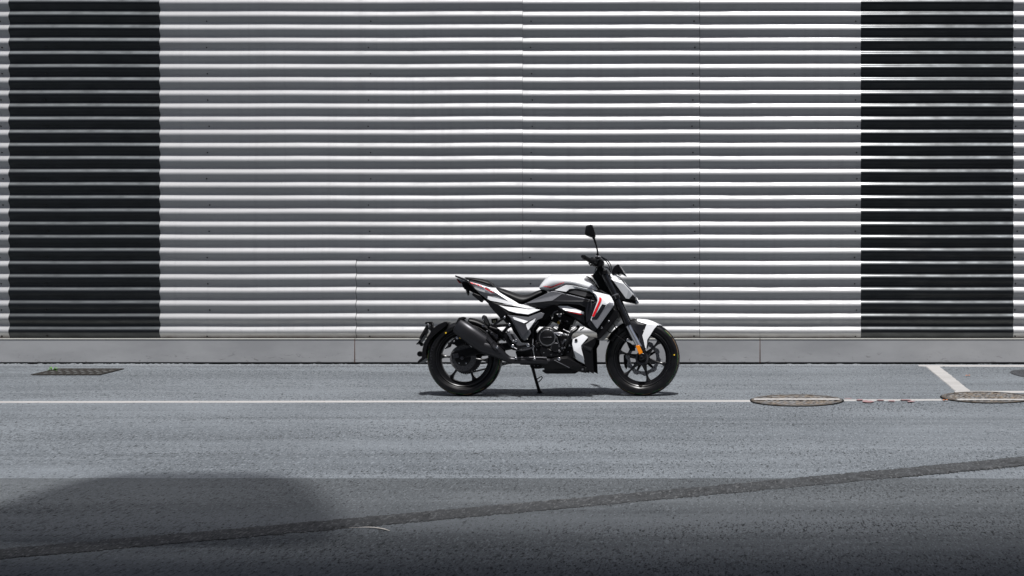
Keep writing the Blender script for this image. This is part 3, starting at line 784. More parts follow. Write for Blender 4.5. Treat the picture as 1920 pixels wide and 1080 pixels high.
block('plate_bracket', G, [(235, 165), (248, 150), (370, 140), (385, 180), (398, 275), (345, 345), (330, 300), (352, 260), (340, 190), (300, 200), (240, 190)], .03, -.03, 'black', bike, .002)
block('plate_holder', G, [(112, 478), (265, 205), (292, 222), (225, 350), (140, 500)], .075, -.075, 'black_matte', bike, .002)
block('plate_flap', G, [(55, 595), (75, 572), (215, 415), (222, 425), (90, 590), (62, 604)], .06, -.06, 'black', bike, .001)
block('lamp_stem', G, [(120, 575), (165, 560), (195, 585), (170, 640), (135, 630)], .02, -.02, 'black', bike, .003)
for q in ((300, 205), (310, 240), (312, 325)): knob('bolt', G(q[0], q[1], .034), .006, .003, 'bolt', bike, 8)
MB().lathe(G(140, 795, .0), [(0.0001, -.021), (.016, -.021), (.021, -.017), (.021, .02), (.0001, .02)], 18, 'y').build('reflector_cup', 'black', bike)
block('reflector', G, [(82, 765), (98, 758), (104, 800), (98, 832), (84, 800)], .018, -.018, 'red_lens', bike, .002)
# hugger over the front part of the rear tyre
def arc_shell(name, c, R, a0, a1, hw, drop, m, parent=bike, n=28, t=.004):
    prof = [(R - drop, -hw - .004), (R - .012, -hw), (R + .002, -hw * .72), (R + .008, 0), (R + .002, hw * .72), (R - .012, hw), (R - drop, hw + .004)]
    o = MB().lathe(c, prof, n, a0=a0, a1=a1).build(name, m, parent, 60)
    so = o.modifiers.new('thick', 'SOLIDIFY'); so.thickness = t; so.offset = 0
    return o
arc_shell('hugger', rc, RR + .016, math.radians(28), math.radians(84), .066, .03, 'black')

# ---- exhaust
def loft_axis(p0, p1, secs, up):
    p0, p1 = Vector(p0), Vector(p1); t = (p1 - p0).normalized(); y = Vector((0, 1, 0)); y = (y - t * y.dot(t)).normalized(); u = t.cross(y)
    if u.dot(up) < 0: u = -u
    rows = []
    for (f, hy, hu, cy, cu) in secs:
        p = p0.lerp(p1, f) + y * cy + u * cu; row = []
        for (a, b) in [(math.copysign(abs(math.cos(q)) ** .86, math.cos(q)), math.copysign(abs(math.sin(q)) ** .86, math.sin(q))) for q in [2 * math.pi * (i + .5) / 22 for i in range(22)]]:
            row.append(p + y * a * hy + u * b * hu)
        rows.append(row)
    q = len(rows[0]); vs = [p for r in rows for p in r]
    fs = [(i * q + j, i * q + (j + 1) % q, (i + 1) * q + (j + 1) % q, (i + 1) * q + j) for i in range(len(rows) - 1) for j in range(q)]
    return MB().add(vs, fs + [tuple(range(q)), tuple((len(rows) - 1) * q + j for j in range(q))[::-1]])
mw = .175
m0, m1 = R4(588, 128, mw), R4(1000, 415, mw)
o = loft_axis(m0, m1, [(0, .040, .050, 0, .004), (.03, .050, .064, 0, 0), (.5, .053, .070, 0, -.003), (.85, .050, .068, 0, -.003), (1, .044, .058, 0, 0)], Vector((0, 0, 1))).build('muffler', 'muffler', bike, 50)
block('muffler_end_cap', R4, [(556, 175), (572, 98), (606, 36), (668, 24), (690, 38), (640, 74), (610, 160), (596, 215)], mw + .036, mw - .036, 'black_matte', bike, .0065)
facets('heat_shield', R4, [(960, 232, mw + .006), (1012, 300, mw + .010), (1000, 352, mw + .052), (955, 300, mw + .052), (1060, 330, mw - .004), (1150, 430, mw - .016), (1200, 490, mw - .02), (1110, 480, mw + .040), (1040, 420, mw + .052)],
       [(0, 1, 2, 3), (1, 4, 8, 2), (4, 5, 7, 8), (5, 6, 7)], 'muffler', bike, .003, False, .001, 30)
pts = [R4(930, 400, mw), R4(1040, 445, mw - .005), R4(1130, 500, mw - .02), R4(1230, 560, mw - .035), R4(1310, 578, mw - .04), R4(1560, 580, mw - .045), K(470, 620, .125), K(640, 650, .10)]
tubep('exhaust_pipe', spline(pts, 5), [.056] * 3 + [.055, .053, .051, .049, .047, .045, .043] + [.040, .037, .034, .031, .029] + [.0265] * 21, 'muffler', bike, 16)
block('pipe_shield', R4, [(1300, 540), (1330, 534), (1720, 537), (1725, 552), (1330, 552)], mw - .015, mw - .03, 'alloy_dark', bike, .002)
knob('bolt', R4(1095, 410, mw + .048), .0095, .004, 'bolt', bike, 10)
knob('bolt', R4(1330, 552, mw - .006), .0085, .005, 'bolt', bike, 10); knob('bolt', R4(1567, 562, mw - .006), .0085, .005, 'bolt', bike, 10)

# ---- fork, steering head, handlebar
def both(f):
    for s in (1, -1): f(s)
fa, fb, fd = D(455, -30, .0), J(520, 318, .0), J(800, 880, .0)
FWID = .098
def fork_leg(s):
    def q(fm, x, y): p = fm(x, y, FWID); return p if s > 0 else mir(p)
    a, b1, b, e = q(D, 440, 40), q(D, 690, 560), q(J, 500, 300), q(J, 790, 890)
    leg = MB().tube([a, b1, b], [.0265, .0265, .0255], 24).build('fork_leg', 'fork_tube', bike, 45)
    ax = (b - a).normalized()
    MB().tube([b1 - ax * .020, b1 - ax * .016, b1 + ax * .016, b1 + ax * .020], [.027, .0325, .0325, .027], 20).build('clamp_ring', 'grey_satin', leg, 40)
    MB().tube([b - ax * .006, b + ax * .014], .0285, 20).build('seal', 'black', leg, 45)
    e2 = q(J, 745, 770)
    MB().tube([b, e2], .0205, 20).build('stanchion', 'chrome', leg, 45)
    # axle foot
    P = [q(J, *p) for p in ((690, 720), (740, 710), (800, 760), (850, 850), (892, 960), (880, 1010), (820, 1030), (770, 1000), (745, 930), (690, 790))]
    MB().prism([p + Vector((0, -.020 * s, 0)) for p in P], (0, .045 * s, 0)).build('axle_foot', 'black', leg, 32, .006)
    P = [q(J, *p) + Vector((0, -.024 * s, 0)) for p in ((672, 742), (748, 720), (820, 882), (745, 918))]
    MB().prism(P, (0, .008 * s, 0)).build('reflector', 'orange', leg, 32, .002)
    o = MB().tube([q(J, 812, 955) + Vector((0, -.03 * s, 0)), q(J, 812, 955) + Vector((0, .03 * s, 0))], .024, 18).build('axle_clamp', 'black_gloss', leg, 40, .003)
both(fork_leg)
for (x, y, h) in ((448, 60, .018), (690, 560, .022)):
    p = D(x, y, FWID + .01); 
    pts = [D(x - 95, y - 20, FWID + .032), D(x + 60, y - 60, FWID + .032), D(x + 85, y + 25, FWID + .032), D(x - 70, y + 60, FWID + .032)]
    MB().prism(pts, (0, 2 * FWID + .064, 0)).build('triple_clamp', 'black', bike, 32, .006)
block('steering_head', D, [(205, 132), (270, 70), (330, -30), (400, -60), (470, 20), (620, 480), (600, 560), (450, 520), (380, 420), (290, 240)], .062, -.062, 'black', bike, .006)
block('headlight_bracket', D, [(560, 150), (620, 180), (900, 590), (860, 625), (720, 600), (650, 440)], .085, -.085, 'black', bike, .004)
# headlight
hp = [(605, 190, .088), (665, 90, .058), (765, 140, .050), (790, 185, .055), (870, 290, .088), (965, 395, .080), (1058, 500, .066), (1122, 622, .046), (1085, 626, .052), (900, 590, .082), (640, 225, .100), (850, 290, .106), (955, 400, .098)]
hl = facets('headlight_shell', D, hp, [(0, 1, 2, 3, 11, 10), (3, 4, 11), (10, 11, 12, 8, 9), (4, 5, 12, 11), (5, 6, 7, 8, 12)], 'white', bike, .005, True, .0015, 12)
P = [(765, 140), (800, 175), (900, 290), (1010, 400), (1095, 530), (1152, 655), (1145, 690), (1112, 712), (1085, 640), (1122, 622), (1055, 505), (960, 398), (865, 290), (785, 185)]
block('headlight_lens', D, P, .046, -.046, 'glass', bike, .006)
block('headlight_body', D, [(640, 200), (780, 180), (960, 400), (1085, 560), (1110, 625), (1085, 640), (900, 600)], .072, -.072, 'black', bike, .006)
block('headlight_chin', D, [(790, 602), (900, 598), (1090, 634), (1120, 690), (1105, 712), (1060, 692), (910, 662), (800, 632)], .060, -.060, 'black_gloss', bike, .004)
# instrument pod with fly screen
block('instrument_pod', MM, [(780, 925), (790, 860), (830, 800), (885, 765), (905, 775), (1018, 955), (1005, 965), (930, 925), (895, 955), (850, 925), (800, 965)], .070, -.070, 'black_gloss', bike, .005)
# handlebar
hb = [MM(600, 790, .0), MM(590, 770, .06), MM(560, 735, .13), MM(430, 715, .25), MM(308, 648, .365)]
hbp = [mir(p) for p in reversed(hb[1:])] + hb
tubep('handlebar', spline(hbp, 5), .0115, 'black', bike, 12)
def grip(s):
    a, b = MM(425, 712, .255), MM(305, 646, .367)
    if s < 0: a, b = mir(a), mir(b)
    d = (b - a).normalized()
    g_ = MB().tube([a, a + d * .004, b - d * .012, b - d * .008, b], [.020, .017, .0165, .019, .017], 16).build('grip', 'black_matte', bike, 40)
    MB().tube([b, b + d * .018], [.0145, .012], 14).build('bar_end', 'black', g_, 40)
    c0 = MM(470, 715, .225); c0 = c0 if s > 0 else mir(c0)
    MB().tube([c0 - d * .03, c0 - d * .026, c0 + d * .020, c0 + d * .024], [.016, .026, .026, .016], 14).build('switch_block', 'black', bike, 40)
    lv = [MM(560, 690, .20), MM(470, 735, .24), MM(430, 790, .29), MM(400, 745, .345)]
    lv = lv if s > 0 else [mir(p) for p in lv]
    tubep('lever', spline(lv, 4), .0062, 'black_gloss', bike, 8)
both(grip)
block('bar_clamp', MM, [(520, 700), (590, 660), (640, 720), (630, 780), (560, 810), (500, 800), (450, 780), (440, 740)], .17, .05, 'black', bike, .006)
block('bar_riser', MM, [(520, 800), (600, 780), (660, 860), (700, 960), (620, 980), (540, 900)], .05, -.05, 'black', bike, .006)
# brake reservoir
o = MB().tube([MM(545, 690, .16), MM(550, 655, .16), MM(552, 645, .16)], [.024, .025, .021], 16).build('brake_reservoir', 'black_gloss', bike, 40)
MB().tube([MM(500, 640, .165), MM(552, 622, .165), MM(600, 650, .165)], .005, 8).build('reservoir_cap', 'steel', o)
# ignition key
MB().tube([MM(452, 952, .0), MM(455, 975, .0)], [.009, .006], 8).build('ignition_key', 'red', bike)
# mirror
tubep('mirror_stalk', spline([MM(545, 612, .205), MM(545, 560, .215), MM(520, 450, .235), MM(488, 345, .245), MM(470, 300, .25)], 5), [.0065] * 6 + [.0058] * 6 + [.008] * 4 + [.011] * 5, 'black', bike, 10)
knob('mirror_base', MM(543, 605, .205), .010, .010, 'black', bike, 12)
mp = [(350, 128), (372, 112), (430, 100), (462, 112), (488, 180), (510, 250), (512, 305), (490, 322), (440, 316), (385, 296), (338, 275), (332, 250), (338, 190)]
mi = [MM(x, y, .262 - .0002 * (x - 340)) for x, y in mp]; ctr = sum(mi, Vector()) / len(mi)
mb = MB(); k = len(mp); vs = [ctr + (p - ctr) * .72 + Vector((0.006, -.018, .004)) for p in mi] + [ctr + (p - ctr) + Vector((0, -.004, 0)) for p in mi] + [ctr + (p - ctr) * .98 + Vector((-.004, .012, 0)) for p in mi]
fs = [(j * k + i, j * k + (i + 1) % k, (j + 1) * k + (i + 1) % k, (j + 1) * k + i) for j in range(2) for i in range(k)] + [tuple(range(k))[::-1]]
mo = mb.add(vs, fs).build('mirror', 'black', bike, 50)
MB().add([ctr + (p - ctr) * .97 + Vector((-.003, .0105, 0)) for p in mi], [tuple(range(k))]).build('mirror_glass', 'mirror_glass', mo)
# cables
for P in ([(600, 640, .15), (690, 690, .12), (745, 745, .09), (775, 820, .06), (770, 900, .04)], [(615, 655, .14), (680, 710, .11), (730, 780, .08), (755, 860, .05)], [(640, 812, .10), (700, 822, .08), (740, 860, .06), (770, 905, .04)], [(520, 830, .12), (500, 900, .11), (540, 960, .09)]):
    tubep('cable', spline([MM(*p) for p in P], 6), .0036, 'black', bike, 7)
for P in ([J(30, 240, .08), J(70, 380, .07), J(130, 460, .075), J(220, 485, .085), J(330, 560, .10), J(450, 650, .11)], [J(170, 230, .06), J(225, 290, .06), J(270, 400, .065)]):
    tubep('brake_hose', spline(P, 6), .0040, 'black_gloss', bike, 7)

# ---- front fender
arc_shell('fender', fc, RF + .014, math.radians(98), math.radians(151), .062, .045, 'black')
facets('fender_side', J, [(560, 255, .066), (640, 222, .060), (720, 305, .082), (740, 300, .085), (872, 312, .078), (800, 470, .082), (810, 640, .086), (845, 800, .090), (800, 800, .090), (720, 520, .084), (600, 380, .075)],
       [(0, 1, 2, 10), (1, 4, 3, 2), (2, 3, 9, 10), (3, 4, 5, 9), (5, 6, 7, 8, 9)], 'dark_grey', bike, .004, True, .0015, 15)
facets('fender_blade', J, [(640, 185, .040), (900, 205, .050), (1010, 240, .048), (1120, 290, .036), (1205, 325, .020), (1190, 336, .030), (1108, 320, .058), (1040, 400, .072), (968, 520, .078), (903, 612, .084), (898, 700, .086), (884, 790, .088), (862, 790, .088), (830, 640, .088), (803, 530, .086), (890, 298, .074), (770, 262, .062), (690, 235, .055)],
       [(0, 1, 16, 17), (1, 2, 6, 15, 16), (2, 3, 4, 5, 6), (15, 6, 7), (15, 7, 8, 14), (14, 8, 9, 13), (13, 9, 10, 11, 12)], 'white', bike, .004, True, .0012, 25)
# centre ridge joining the two white blades over the tyre
pr = [(640, 186), (900, 203), (1010, 238), (1120, 288), (1205, 324), (1192, 333), (1110, 312), (1000, 262), (890, 225), (690, 215)]
block('fender_spine', J, pr, .046, -.046, 'white', bike, .004)
block('fender_tail', J, [(78, 665), (100, 640), (180, 530), (285, 390), (400, 318), (420, 340), (410, 460), (300, 470), (230, 500), (150, 610)], .055, -.055, 'black', bike, .006)
block('fork_brace', J, [(400, 350), (470, 480), (560, 640), (600, 640), (640, 560), (560, 330), (480, 250)], .088, .060, 'black', bike, .004)
block('caliper_bracket', J, [(470, 640), (560, 680), (650, 760), (660, 840), (560, 850), (520, 760)], .060, .035, 'black', bike, .004)
knob('bolt', J(505, 622, .092), .010, .004, 'bolt', bike, 10)

# ---- tank
tank = sym_loft('fuel_tank', C, [
    [(304, 380, .02), (306, 382, .07), (312, 388, .092), (325, 408, .100)],
    [(400, 250, .02), (405, 258, .070), (415, 310, .112), (430, 430, .118)],
    [(480, 150, .02), (488, 160, .078), (515, 255, .128), (500, 470, .128)],
    [(560, 110, .02), (570, 120, .090), (615, 180, .140), (600, 436, .142)],
    [(700, 98, .02), (710, 108, .098), (760, 185, .150), (720, 400, .155)],
    [(850, 94, .02), (855, 108, .100), (880, 215, .150), (850, 330, .162)],
    [(1050, 102, .02), (1050, 116, .100), (1060, 235, .146), (1020, 330, .166)],
    [(1200, 122, .02), (1210, 142, .098), (1240, 300, .146), (1225, 388, .164)],
    [(1310, 160, .02), (1325, 190, .090), (1370, 345, .136), (1350, 425, .156)],
    [(1425, 262, .02), (1432, 282, .078), (1480, 395, .116), (1470, 450, .140)],
    [(1550, 420, .015), (1552, 430, .050), (1556, 445, .080), (1560, 458, .105)]], 'white', bike, 1, 60)
block('tank_nose', C, [(1270, 135), (1320, 138), (1380, 175), (1440, 250), (1590, 450), (1570, 460), (1430, 260), (1350, 190)], .060, -.060, 'black', bike, .004)
dt = bvh([tank])
decal('red_stripe', C, [(395, 337), (450, 338), (565, 356), (835, 262), (838, 272), (580, 376), (555, 375)], dt, 'red', tank, .004, .001, 10)
# silver side trim under the tank
trim = facets('tank_trim', C, [(635, 425, .148), (870, 318, .168), (1000, 328, .172), (1400, 422, .166), (1480, 470, .166), (1560, 590, .172), (1500, 610, .160), (1440, 500, .150), (1350, 440, .146), (1100, 388, .160), (950, 398, .170), (880, 455, .176)],
    [(0, 1, 10, 11), (1, 2, 9, 10), (2, 3, 8, 9), (3, 4, 7, 8), (4, 5, 6, 7)], 'white', bike, .006, True, .002, 20)
facets('trim_insert', C, [(880, 455, .160), (950, 400, .156), (1110, 388, .150), (1420, 528, .160), (1390, 548, .162), (1250, 548, .166)], [(0, 1, 2, 3), (0, 3, 4, 5)], 'dark_grey', bike, .004, True, .001, 15)
facets('trim_recess', C, [(1105, 385, .142), (1350, 438, .138), (1440, 490, .140), (1510, 605, .148), (1460, 630, .150), (1250, 560, .154), (640, 420, .150), (640, 440, .150)], [(0, 1, 2, 3, 4, 5), (0, 5, 7, 6)], 'black', bike, .004, True, .001, 15)
# grey side cover (arch over the engine)
sc_ = facets('side_cover', C, [(20, 705, .135), (580, 446, .156), (800, 497, .172), (600, 640, .184), (230, 680, .160), (1450, 638, .172), (1110, 650, .186), (640, 440, .150),
    (340, 775, .150), (430, 790, .155), (620, 715, .165), (880, 695, .168), (1160, 722, .172), (1270, 770, .176), (1400, 640, .182), (1380, 1010, .188), (1290, 1080, .180), (1250, 800, .170)],
    [(0, 1, 2, 3, 4), (2, 5, 14, 6, 3), (0, 4, 8), (4, 3, 10, 9, 8), (3, 6, 11, 10), (6, 14, 13, 12, 11), (13, 14, 15, 16)], 'dark_grey', bike, .006, True, .002, 12)
facets('cover_edge', C, [(20, 708, .136), (580, 444, .158), (640, 438, .158), (1452, 636, .176), (1448, 646, .176), (635, 450, .160), (585, 456, .160), (60, 700, .142)], [(0, 1, 6, 7), (1, 2, 5, 6), (2, 3, 4, 5)], 'silver', bike, .003, True, .0005, 15)
decal('cover_lit_facet', C, [(60, 692), (575, 453), (798, 499), (600, 634), (240, 674)], bvh(sc_[:1]), 'panel_grey', sc_[0], .0016, .001, 14)  # brightness of the up-facing facet painted on in lighter grey
# lower leg of the cover
facets('cover_leg', R3, [(655, 500, .172), (745, 470, .182), (800, 440, .172), (722, 668, .186), (812, 786, .178), (770, 822, .172), (690, 740, .176), (668, 610, .170)], [(0, 1, 3, 7), (1, 2, 3), (7, 3, 4, 5, 6)], 'dark_grey', bike, .006, True, .002, 12)
# small blade with red line above the cylinder
facets('engine_blade', R3, [(310, 500, .150), (340, 494, .148), (435, 497, .154), (640, 572, .168), (636, 600, .174), (400, 553, .168)], [(0, 1, 2, 3, 4, 5)], 'white', bike, .005, True, .0015)
facets('engine_blade_line', R3, [(425, 558, .166), (615, 597, .172), (612, 610, .172), (440, 573, .166)], [(0, 1, 2, 3)], 'red', bike, .004, False, .0008)
facets('engine_blade_base', R3, [(330, 510, .135), (400, 555, .160), (640, 604, .168), (650, 720, .160), (430, 585, .150)], [(0, 1, 2, 3, 4)], 'dark_grey', bike, .005, True, .0015)
# white shroud
sh = facets('shroud', R3, [(740, 312, .160), (762, 310, .158), (962, 358, .136), (988, 385, .142), (1020, 450, .168), (1020, 488, .186), (808, 786, .192), (724, 672, .196), (738, 636, .198), (812, 430, .196), (808, 388, .188), (790, 348, .176), (955, 440, .190), (940, 470, .199), (868, 455, .200), (845, 385, .192)],
    [(0, 1, 15, 10, 11), (1, 2, 3, 12, 13, 14, 15), (3, 4, 12), (4, 5, 13, 12), (15, 14, 9, 10), (14, 13, 5, 6, 7, 8, 9)], 'white', bike, .008, True, .003, 14)
ds = bvh(sh[:1])
decal('shroud_flank_shade', R3, [(960, 452), (1012, 462), (1014, 486), (808, 776), (735, 676), (808, 672), (828, 650), (935, 475)], ds, 'silver', sh[0], .0016, .001, 14)  # shade of the downward flank painted in silver over the white
decal('shroud_inset', R3, [(872, 474), (920, 486), (822, 650), (802, 670), (738, 670), (742, 648), (770, 640)], ds, 'dark_grey', sh[0], .0028, .001, 12)
decal('shroud_stripe', R3, [(836, 385), (856, 392), (866, 408), (862, 428), (772, 628), (750, 634), (744, 622), (832, 430)], ds, 'red', sh[0], .0036, .001, 10)
# radiator and its black guards
block('radiator', R3, [(880, 620), (1010, 520), (1060, 560), (1072, 640), (862, 898), (812, 930), (800, 830)], .165, -.165, 'black', bike, .006)
block('head_tube_cover', R3, [(840, 290), (900, 330), (980, 372), (1030, 460), (1060, 600), (900, 700), (820, 700), (720, 500), (740, 330)], .120, -.120, 'black_matte', bike, .004)
block('frame_spar', A, [(700, 530), (860, 440), (1000, 430), (1100, 430), (1190, 480), (1190, 600), (1090, 680), (1010, 640), (900, 555), (830, 560), (780, 600), (720, 590), (690, 560)], .110, -.110, 'black_matte', bike, .006)
knob('bolt', R3(955, 690, .168), .007, .004, 'bolt', bike, 8); knob('bolt', R3(866, 772, .168), .007, .004, 'bolt', bike, 8)

# ---- lower fairings
facets('engine_guard', K, [(1015, 172, .168), (1220, 70, .160), (1326, 132, .172), (1182, 300, .186), (1186, 360, .188), (1225, 520, .186), (1260, 682, .150), (1090, 592, .146), (1030, 420, .180), (1000, 268, .176), (1040, 405, .186)],
    [(0, 1, 2, 3, 9), (9, 3, 4, 10, 8), (10, 4, 5), (8, 10, 5, 6, 7)], 'white', bike, .006, True, .002, 12)
knob('bolt', K(1082, 193, .180), .0115, .004, 'black_gloss', bike, 14)
facets('lower_fairing', K, [(1300, 115, .150), (1480, 140, .150), (1475, 262, .150), (1415, 350, .155), (1432, 680, .150), (1446, 876, .140), (1345, 830, .150), (1262, 690, .165), (1184, 350, .176), (1210, 288, .178), (1385, 408, .166), (1375, 425, .160), (1215, 345, .170)],
    [(0, 1, 2, 3, 10, 9), (9, 10, 11, 12), (12, 11, 3, 4, 5, 6, 7, 8)], 'black', bike, .006, True, .002, 10)
facets('fairing_rib', K, [(1205, 288, .181), (1388, 408, .169), (1376, 426, .164), (1214, 346, .174)], [(0, 1, 2, 3)], 'dark_grey', bike, .004, True, .001)
facets('belly_pan', K, [(366, 692, .130), (600, 556, .140), (720, 528, .140), (910, 514, .138), (1262, 712, .130), (1286, 862, .120), (1080, 820, .125), (985, 872, .120), (470, 872, .115), (386, 816, .115), (455, 780, .125), (640, 590, .160), (905, 556, .162), (1255, 736, .150), (950, 755, .168), (1010, 720, .160)],
    [(0, 1, 2, 11), (2, 3, 12, 11), (3, 4, 13, 12), (11, 12, 14), (12, 13, 15, 14), (13, 5, 6, 15), (0, 11, 14, 10), (10, 14, 15, 6, 7, 8, 9)], 'black', bike, .006, True, .002, 10)
facets('belly_rib', K, [(625, 596, .164), (645, 592, .165), (955, 748, .171), (945, 762, .170)], [(0, 1, 2, 3)], 'grey_satin', bike, .003, True, .001)
knob('bolt', K(740, 575, .162), .011, .005, 'bolt', bike, 12)
block('belly_core', K, [(400, 700), (620, 580), (900, 560), (1240, 740), (1260, 830), (1080, 800), (960, 850), (470, 850)], .11, -.11, 'black_matte', bike, .004)
block('pan_badge', K, [(1195, 768), (1232, 772), (1228, 805), (1190, 800)], .146, .140, 'grey_satin', bike, .001)

# ---- seat and tail
sym_loft('rider_seat', B, [
    [(878, 348, .02), (885, 356, .085), (905, 400, .105), (930, 425, .10)],
    [(980, 362, .02), (985, 372, .095), (1010, 440, .118), (1040, 485, .11)],
    [(1200, 438, .02), (1205, 452, .100), (1215, 530, .128), (1230, 610, .12)],
    [(1400, 506, .02), (1402, 522, .100), (1405, 620, .130), (1390, 704, .122)],
    [(1500, 514, .02), (1500, 530, .095), (1490, 620, .124), (1470, 704, .118)],
    [(1640, 486, .02), (1640, 500, .080), (1640, 540, .110), (1640, 630, .112)],
    [(1790, 400, .02), (1790, 412, .070), (1795, 440, .095), (1800, 545, .105)],
    [(1940, 410, .02), (1940, 416, .060), (1942, 425, .080), (1944, 450, .085)]], 'seat', bike, 2, 70)
sym_loft('passenger_seat', B, [
    [(240, 156, .02), (244, 160, .055), (252, 172, .065), (300, 195, .06)],
    [(400, 158, .02), (402, 166, .075), (408, 196, .088), (420, 228, .08)],
    [(560, 178, .02), (562, 188, .082), (570, 226, .098), (590, 262, .09)],
    [(720, 208, .02), (722, 220, .085), (730, 268, .104), (750, 322, .096)],
    [(790, 232, .02), (792, 246, .085), (800, 300, .104), (810, 345, .096)],
    [(850, 310, .02), (852, 318, .08), (858, 345, .098), (868, 368, .095)]], 'seat', bike, 2, 70)
tail_ = facets('tail_fairing', B, [(366, 232, .062), (560, 268, .072), (750, 345, .084), (880, 392, .092), (1060, 488, .102), (1200, 588, .112), (1385, 700, .124), (1462, 716, .128),
    (395, 268, .078), (560, 318, .090), (720, 385, .102), (860, 455, .110), (1030, 560, .118), (1170, 650, .126), (1260, 728, .131),
    (440, 330, .076), (500, 400, .078), (600, 500, .082), (742, 604, .088), (800, 636, .094), (1000, 672, .108), (1240, 724, .128)],
    [(0, 1, 9, 8), (1, 2, 10, 9), (2, 3, 11, 10), (3, 4, 12, 11), (4, 5, 13, 12), (5, 6, 14, 13), (6, 7, 14), (8, 9, 16, 15), (9, 10, 17, 16), (10, 11, 18, 17), (11, 12, 19, 18), (12, 13, 20, 19), (13, 14, 21, 20)], 'white', bike, .006, True, .0015, 18)
tail = tail_[0]
dtl = bvh([tail])
decal('tail_grey', B, [(505, 402), (570, 432), (760, 490), (915, 506), (935, 545), (765, 545), (742, 598), (605, 498)], dtl, 'grey_satin', tail, .0024, .0008, 12)
decal('tail_grey', B, [(915, 506), (900, 482), (880, 478), (735, 386), (700, 372), (705, 355), (860, 428), (1165, 640), (1140, 638), (935, 545)], dtl, 'grey_satin', tail, .0024, .0008, 12)
decal('red_graphic', B, [(392, 258), (470, 282), (600, 318), (690, 372), (640, 362), (560, 330), (500, 302), (430, 292)], dtl, 'red', tail, .0030, .0008, 9)
decal('red_graphic', B, [(690, 372), (735, 388), (890, 482), (820, 462), (690, 396)], dtl, 'red', tail, .0042, .0008, 9)
facets('tail_strake', B, [(752, 540, .108), (1150, 640, .128), (1205, 622, .126), (1400, 712, .132), (1262, 734, .138), (1232, 716, .138), (800, 632, .114), (742, 600, .104)], [(0, 1, 6, 7), (1, 2, 3, 4, 5, 6)], 'white', bike, .006, True, .0015, 15)
for q in ([(455, 268), (475, 290), (468, 293), (448, 271)], [(520, 292), (545, 318), (536, 320), (512, 294)], [(585, 318), (612, 345), (602, 346), (576, 320)], [(640, 345), (662, 364), (654, 364), (632, 346)]):
    decal('graphic_cut', B, q, dtl, 'white', tail, .0046, .0008, 9)
# seam and lower blades
facets('tail_lower', B, [(740, 640, .100), (800, 645, .106), (1240, 726, .130), (1620, 806, .140), (1850, 880, .142), (1620, 960, .146), (1150, 905, .150), (960, 715, .128), (1000, 980, .130), (860, 830, .115), (770, 720, .105)],
    [(0, 1, 7, 10), (1, 2, 7), (2, 3, 4, 5, 6, 7), (10, 7, 6, 8, 9)], 'black', bike, .005, True, .002, 12)
tl = facets('tail_blade', E, [(480, 18, .130), (610, 48, .138), (760, 66, .142), (840, 72, .144), (1090, 106, .146), (1230, 98, .146), (1332, 116, .150), (1082, 212, .164), (850, 182, .164), (690, 140, .156)],
    [(0, 1, 9), (1, 2, 3, 8, 9), (3, 4, 7, 8), (4, 5, 6, 7)], 'white', bike, .006, True, .002, 12)
facets('tail_blade_upper', E, [(560, -8, .126), (760, 2, .132), (1000, 10, .134), (1240, 80, .142), (1220, 98, .144), (1060, 92, .146), (820, 40, .142), (600, 0, .130)], [(0, 1, 6, 7), (1, 2, 5, 6), (2, 3, 4, 5)], 'white', bike, .005, True, .0015, 12)
block('undertail', B, [(190, 265), (300, 245), (360, 255), (480, 400), (620, 505), (745, 640), (800, 760), (860, 830), (1000, 985), (1150, 1000), (1300, 900), (1500, 760), (1200, 640), (900, 520), (740, 600), (760, 690), (700, 650), (600, 545), (460, 480), (390, 440), (280, 410), (240, 350)][:14] + [(1250, 700), (900, 560), (760, 480), (600, 400), (420, 300)], .070, -.070, 'black_matte', bike, .004)
block('undertail_tray', B, [(240, 350), (280, 405), (390, 440), (460, 480), (600, 545), (730, 665), (760, 690), (745, 640), (620, 505), (480, 395), (340, 270), (220, 270)], .055, -.055, 'black', bike, .004)
block('signal_block', B, [(425, 515), (455, 470), (600, 530), (655, 600), (612, 668)], .09, .02, 'black', bike, .004)
MB().tube([B(338, 405, .0), B(350, 455, .0), B(352, 480, .0), B(360, 535, .0)], [.014, .013, .013, .004], 12).build('plate_lamp', 'black_gloss', bike, 40)
block('tail_light', B, [(118, 188), (140, 185), (285, 238), (298, 290), (250, 275), (200, 262), (190, 290), (160, 262)], .050, -.050, 'black_gloss', bike, .003)
block('tail_light_lens', B, [(116, 192), (128, 196), (200, 275), (190, 292), (150, 255)], .054, -.054, 'red_lens', bike, .003)
facets('tail_light_trim', B, [(120, 187, .052), (150, 188, .055), (285, 240, .062), (297, 288, .062), (230, 262, .058)], [(0, 1, 2, 3, 4)], 'silver', bike, .003, True, .001)
def rail(s):
    P = [(78, 128, .055), (100, 118, .058), (235, 172, .080), (345, 208, .092), (385, 255, .100), (498, 398, .098), (480, 408, .098), (395, 300, .100), (330, 255, .094), (290, 238, .088), (95, 152, .058)]
    Q = [B(*p) for p in P]
    if s < 0: Q = [mir(p) for p in Q]
    MB().prism(Q, (0, s * .02, 0)).build('grab_rail', 'black_gloss', bike, 32, .004)
both(rail)
block('grab_rail_bridge', B, [(80, 130), (100, 120), (180, 152), (175, 170), (95, 150)], .056, -.056, 'black_gloss', bike, .003)

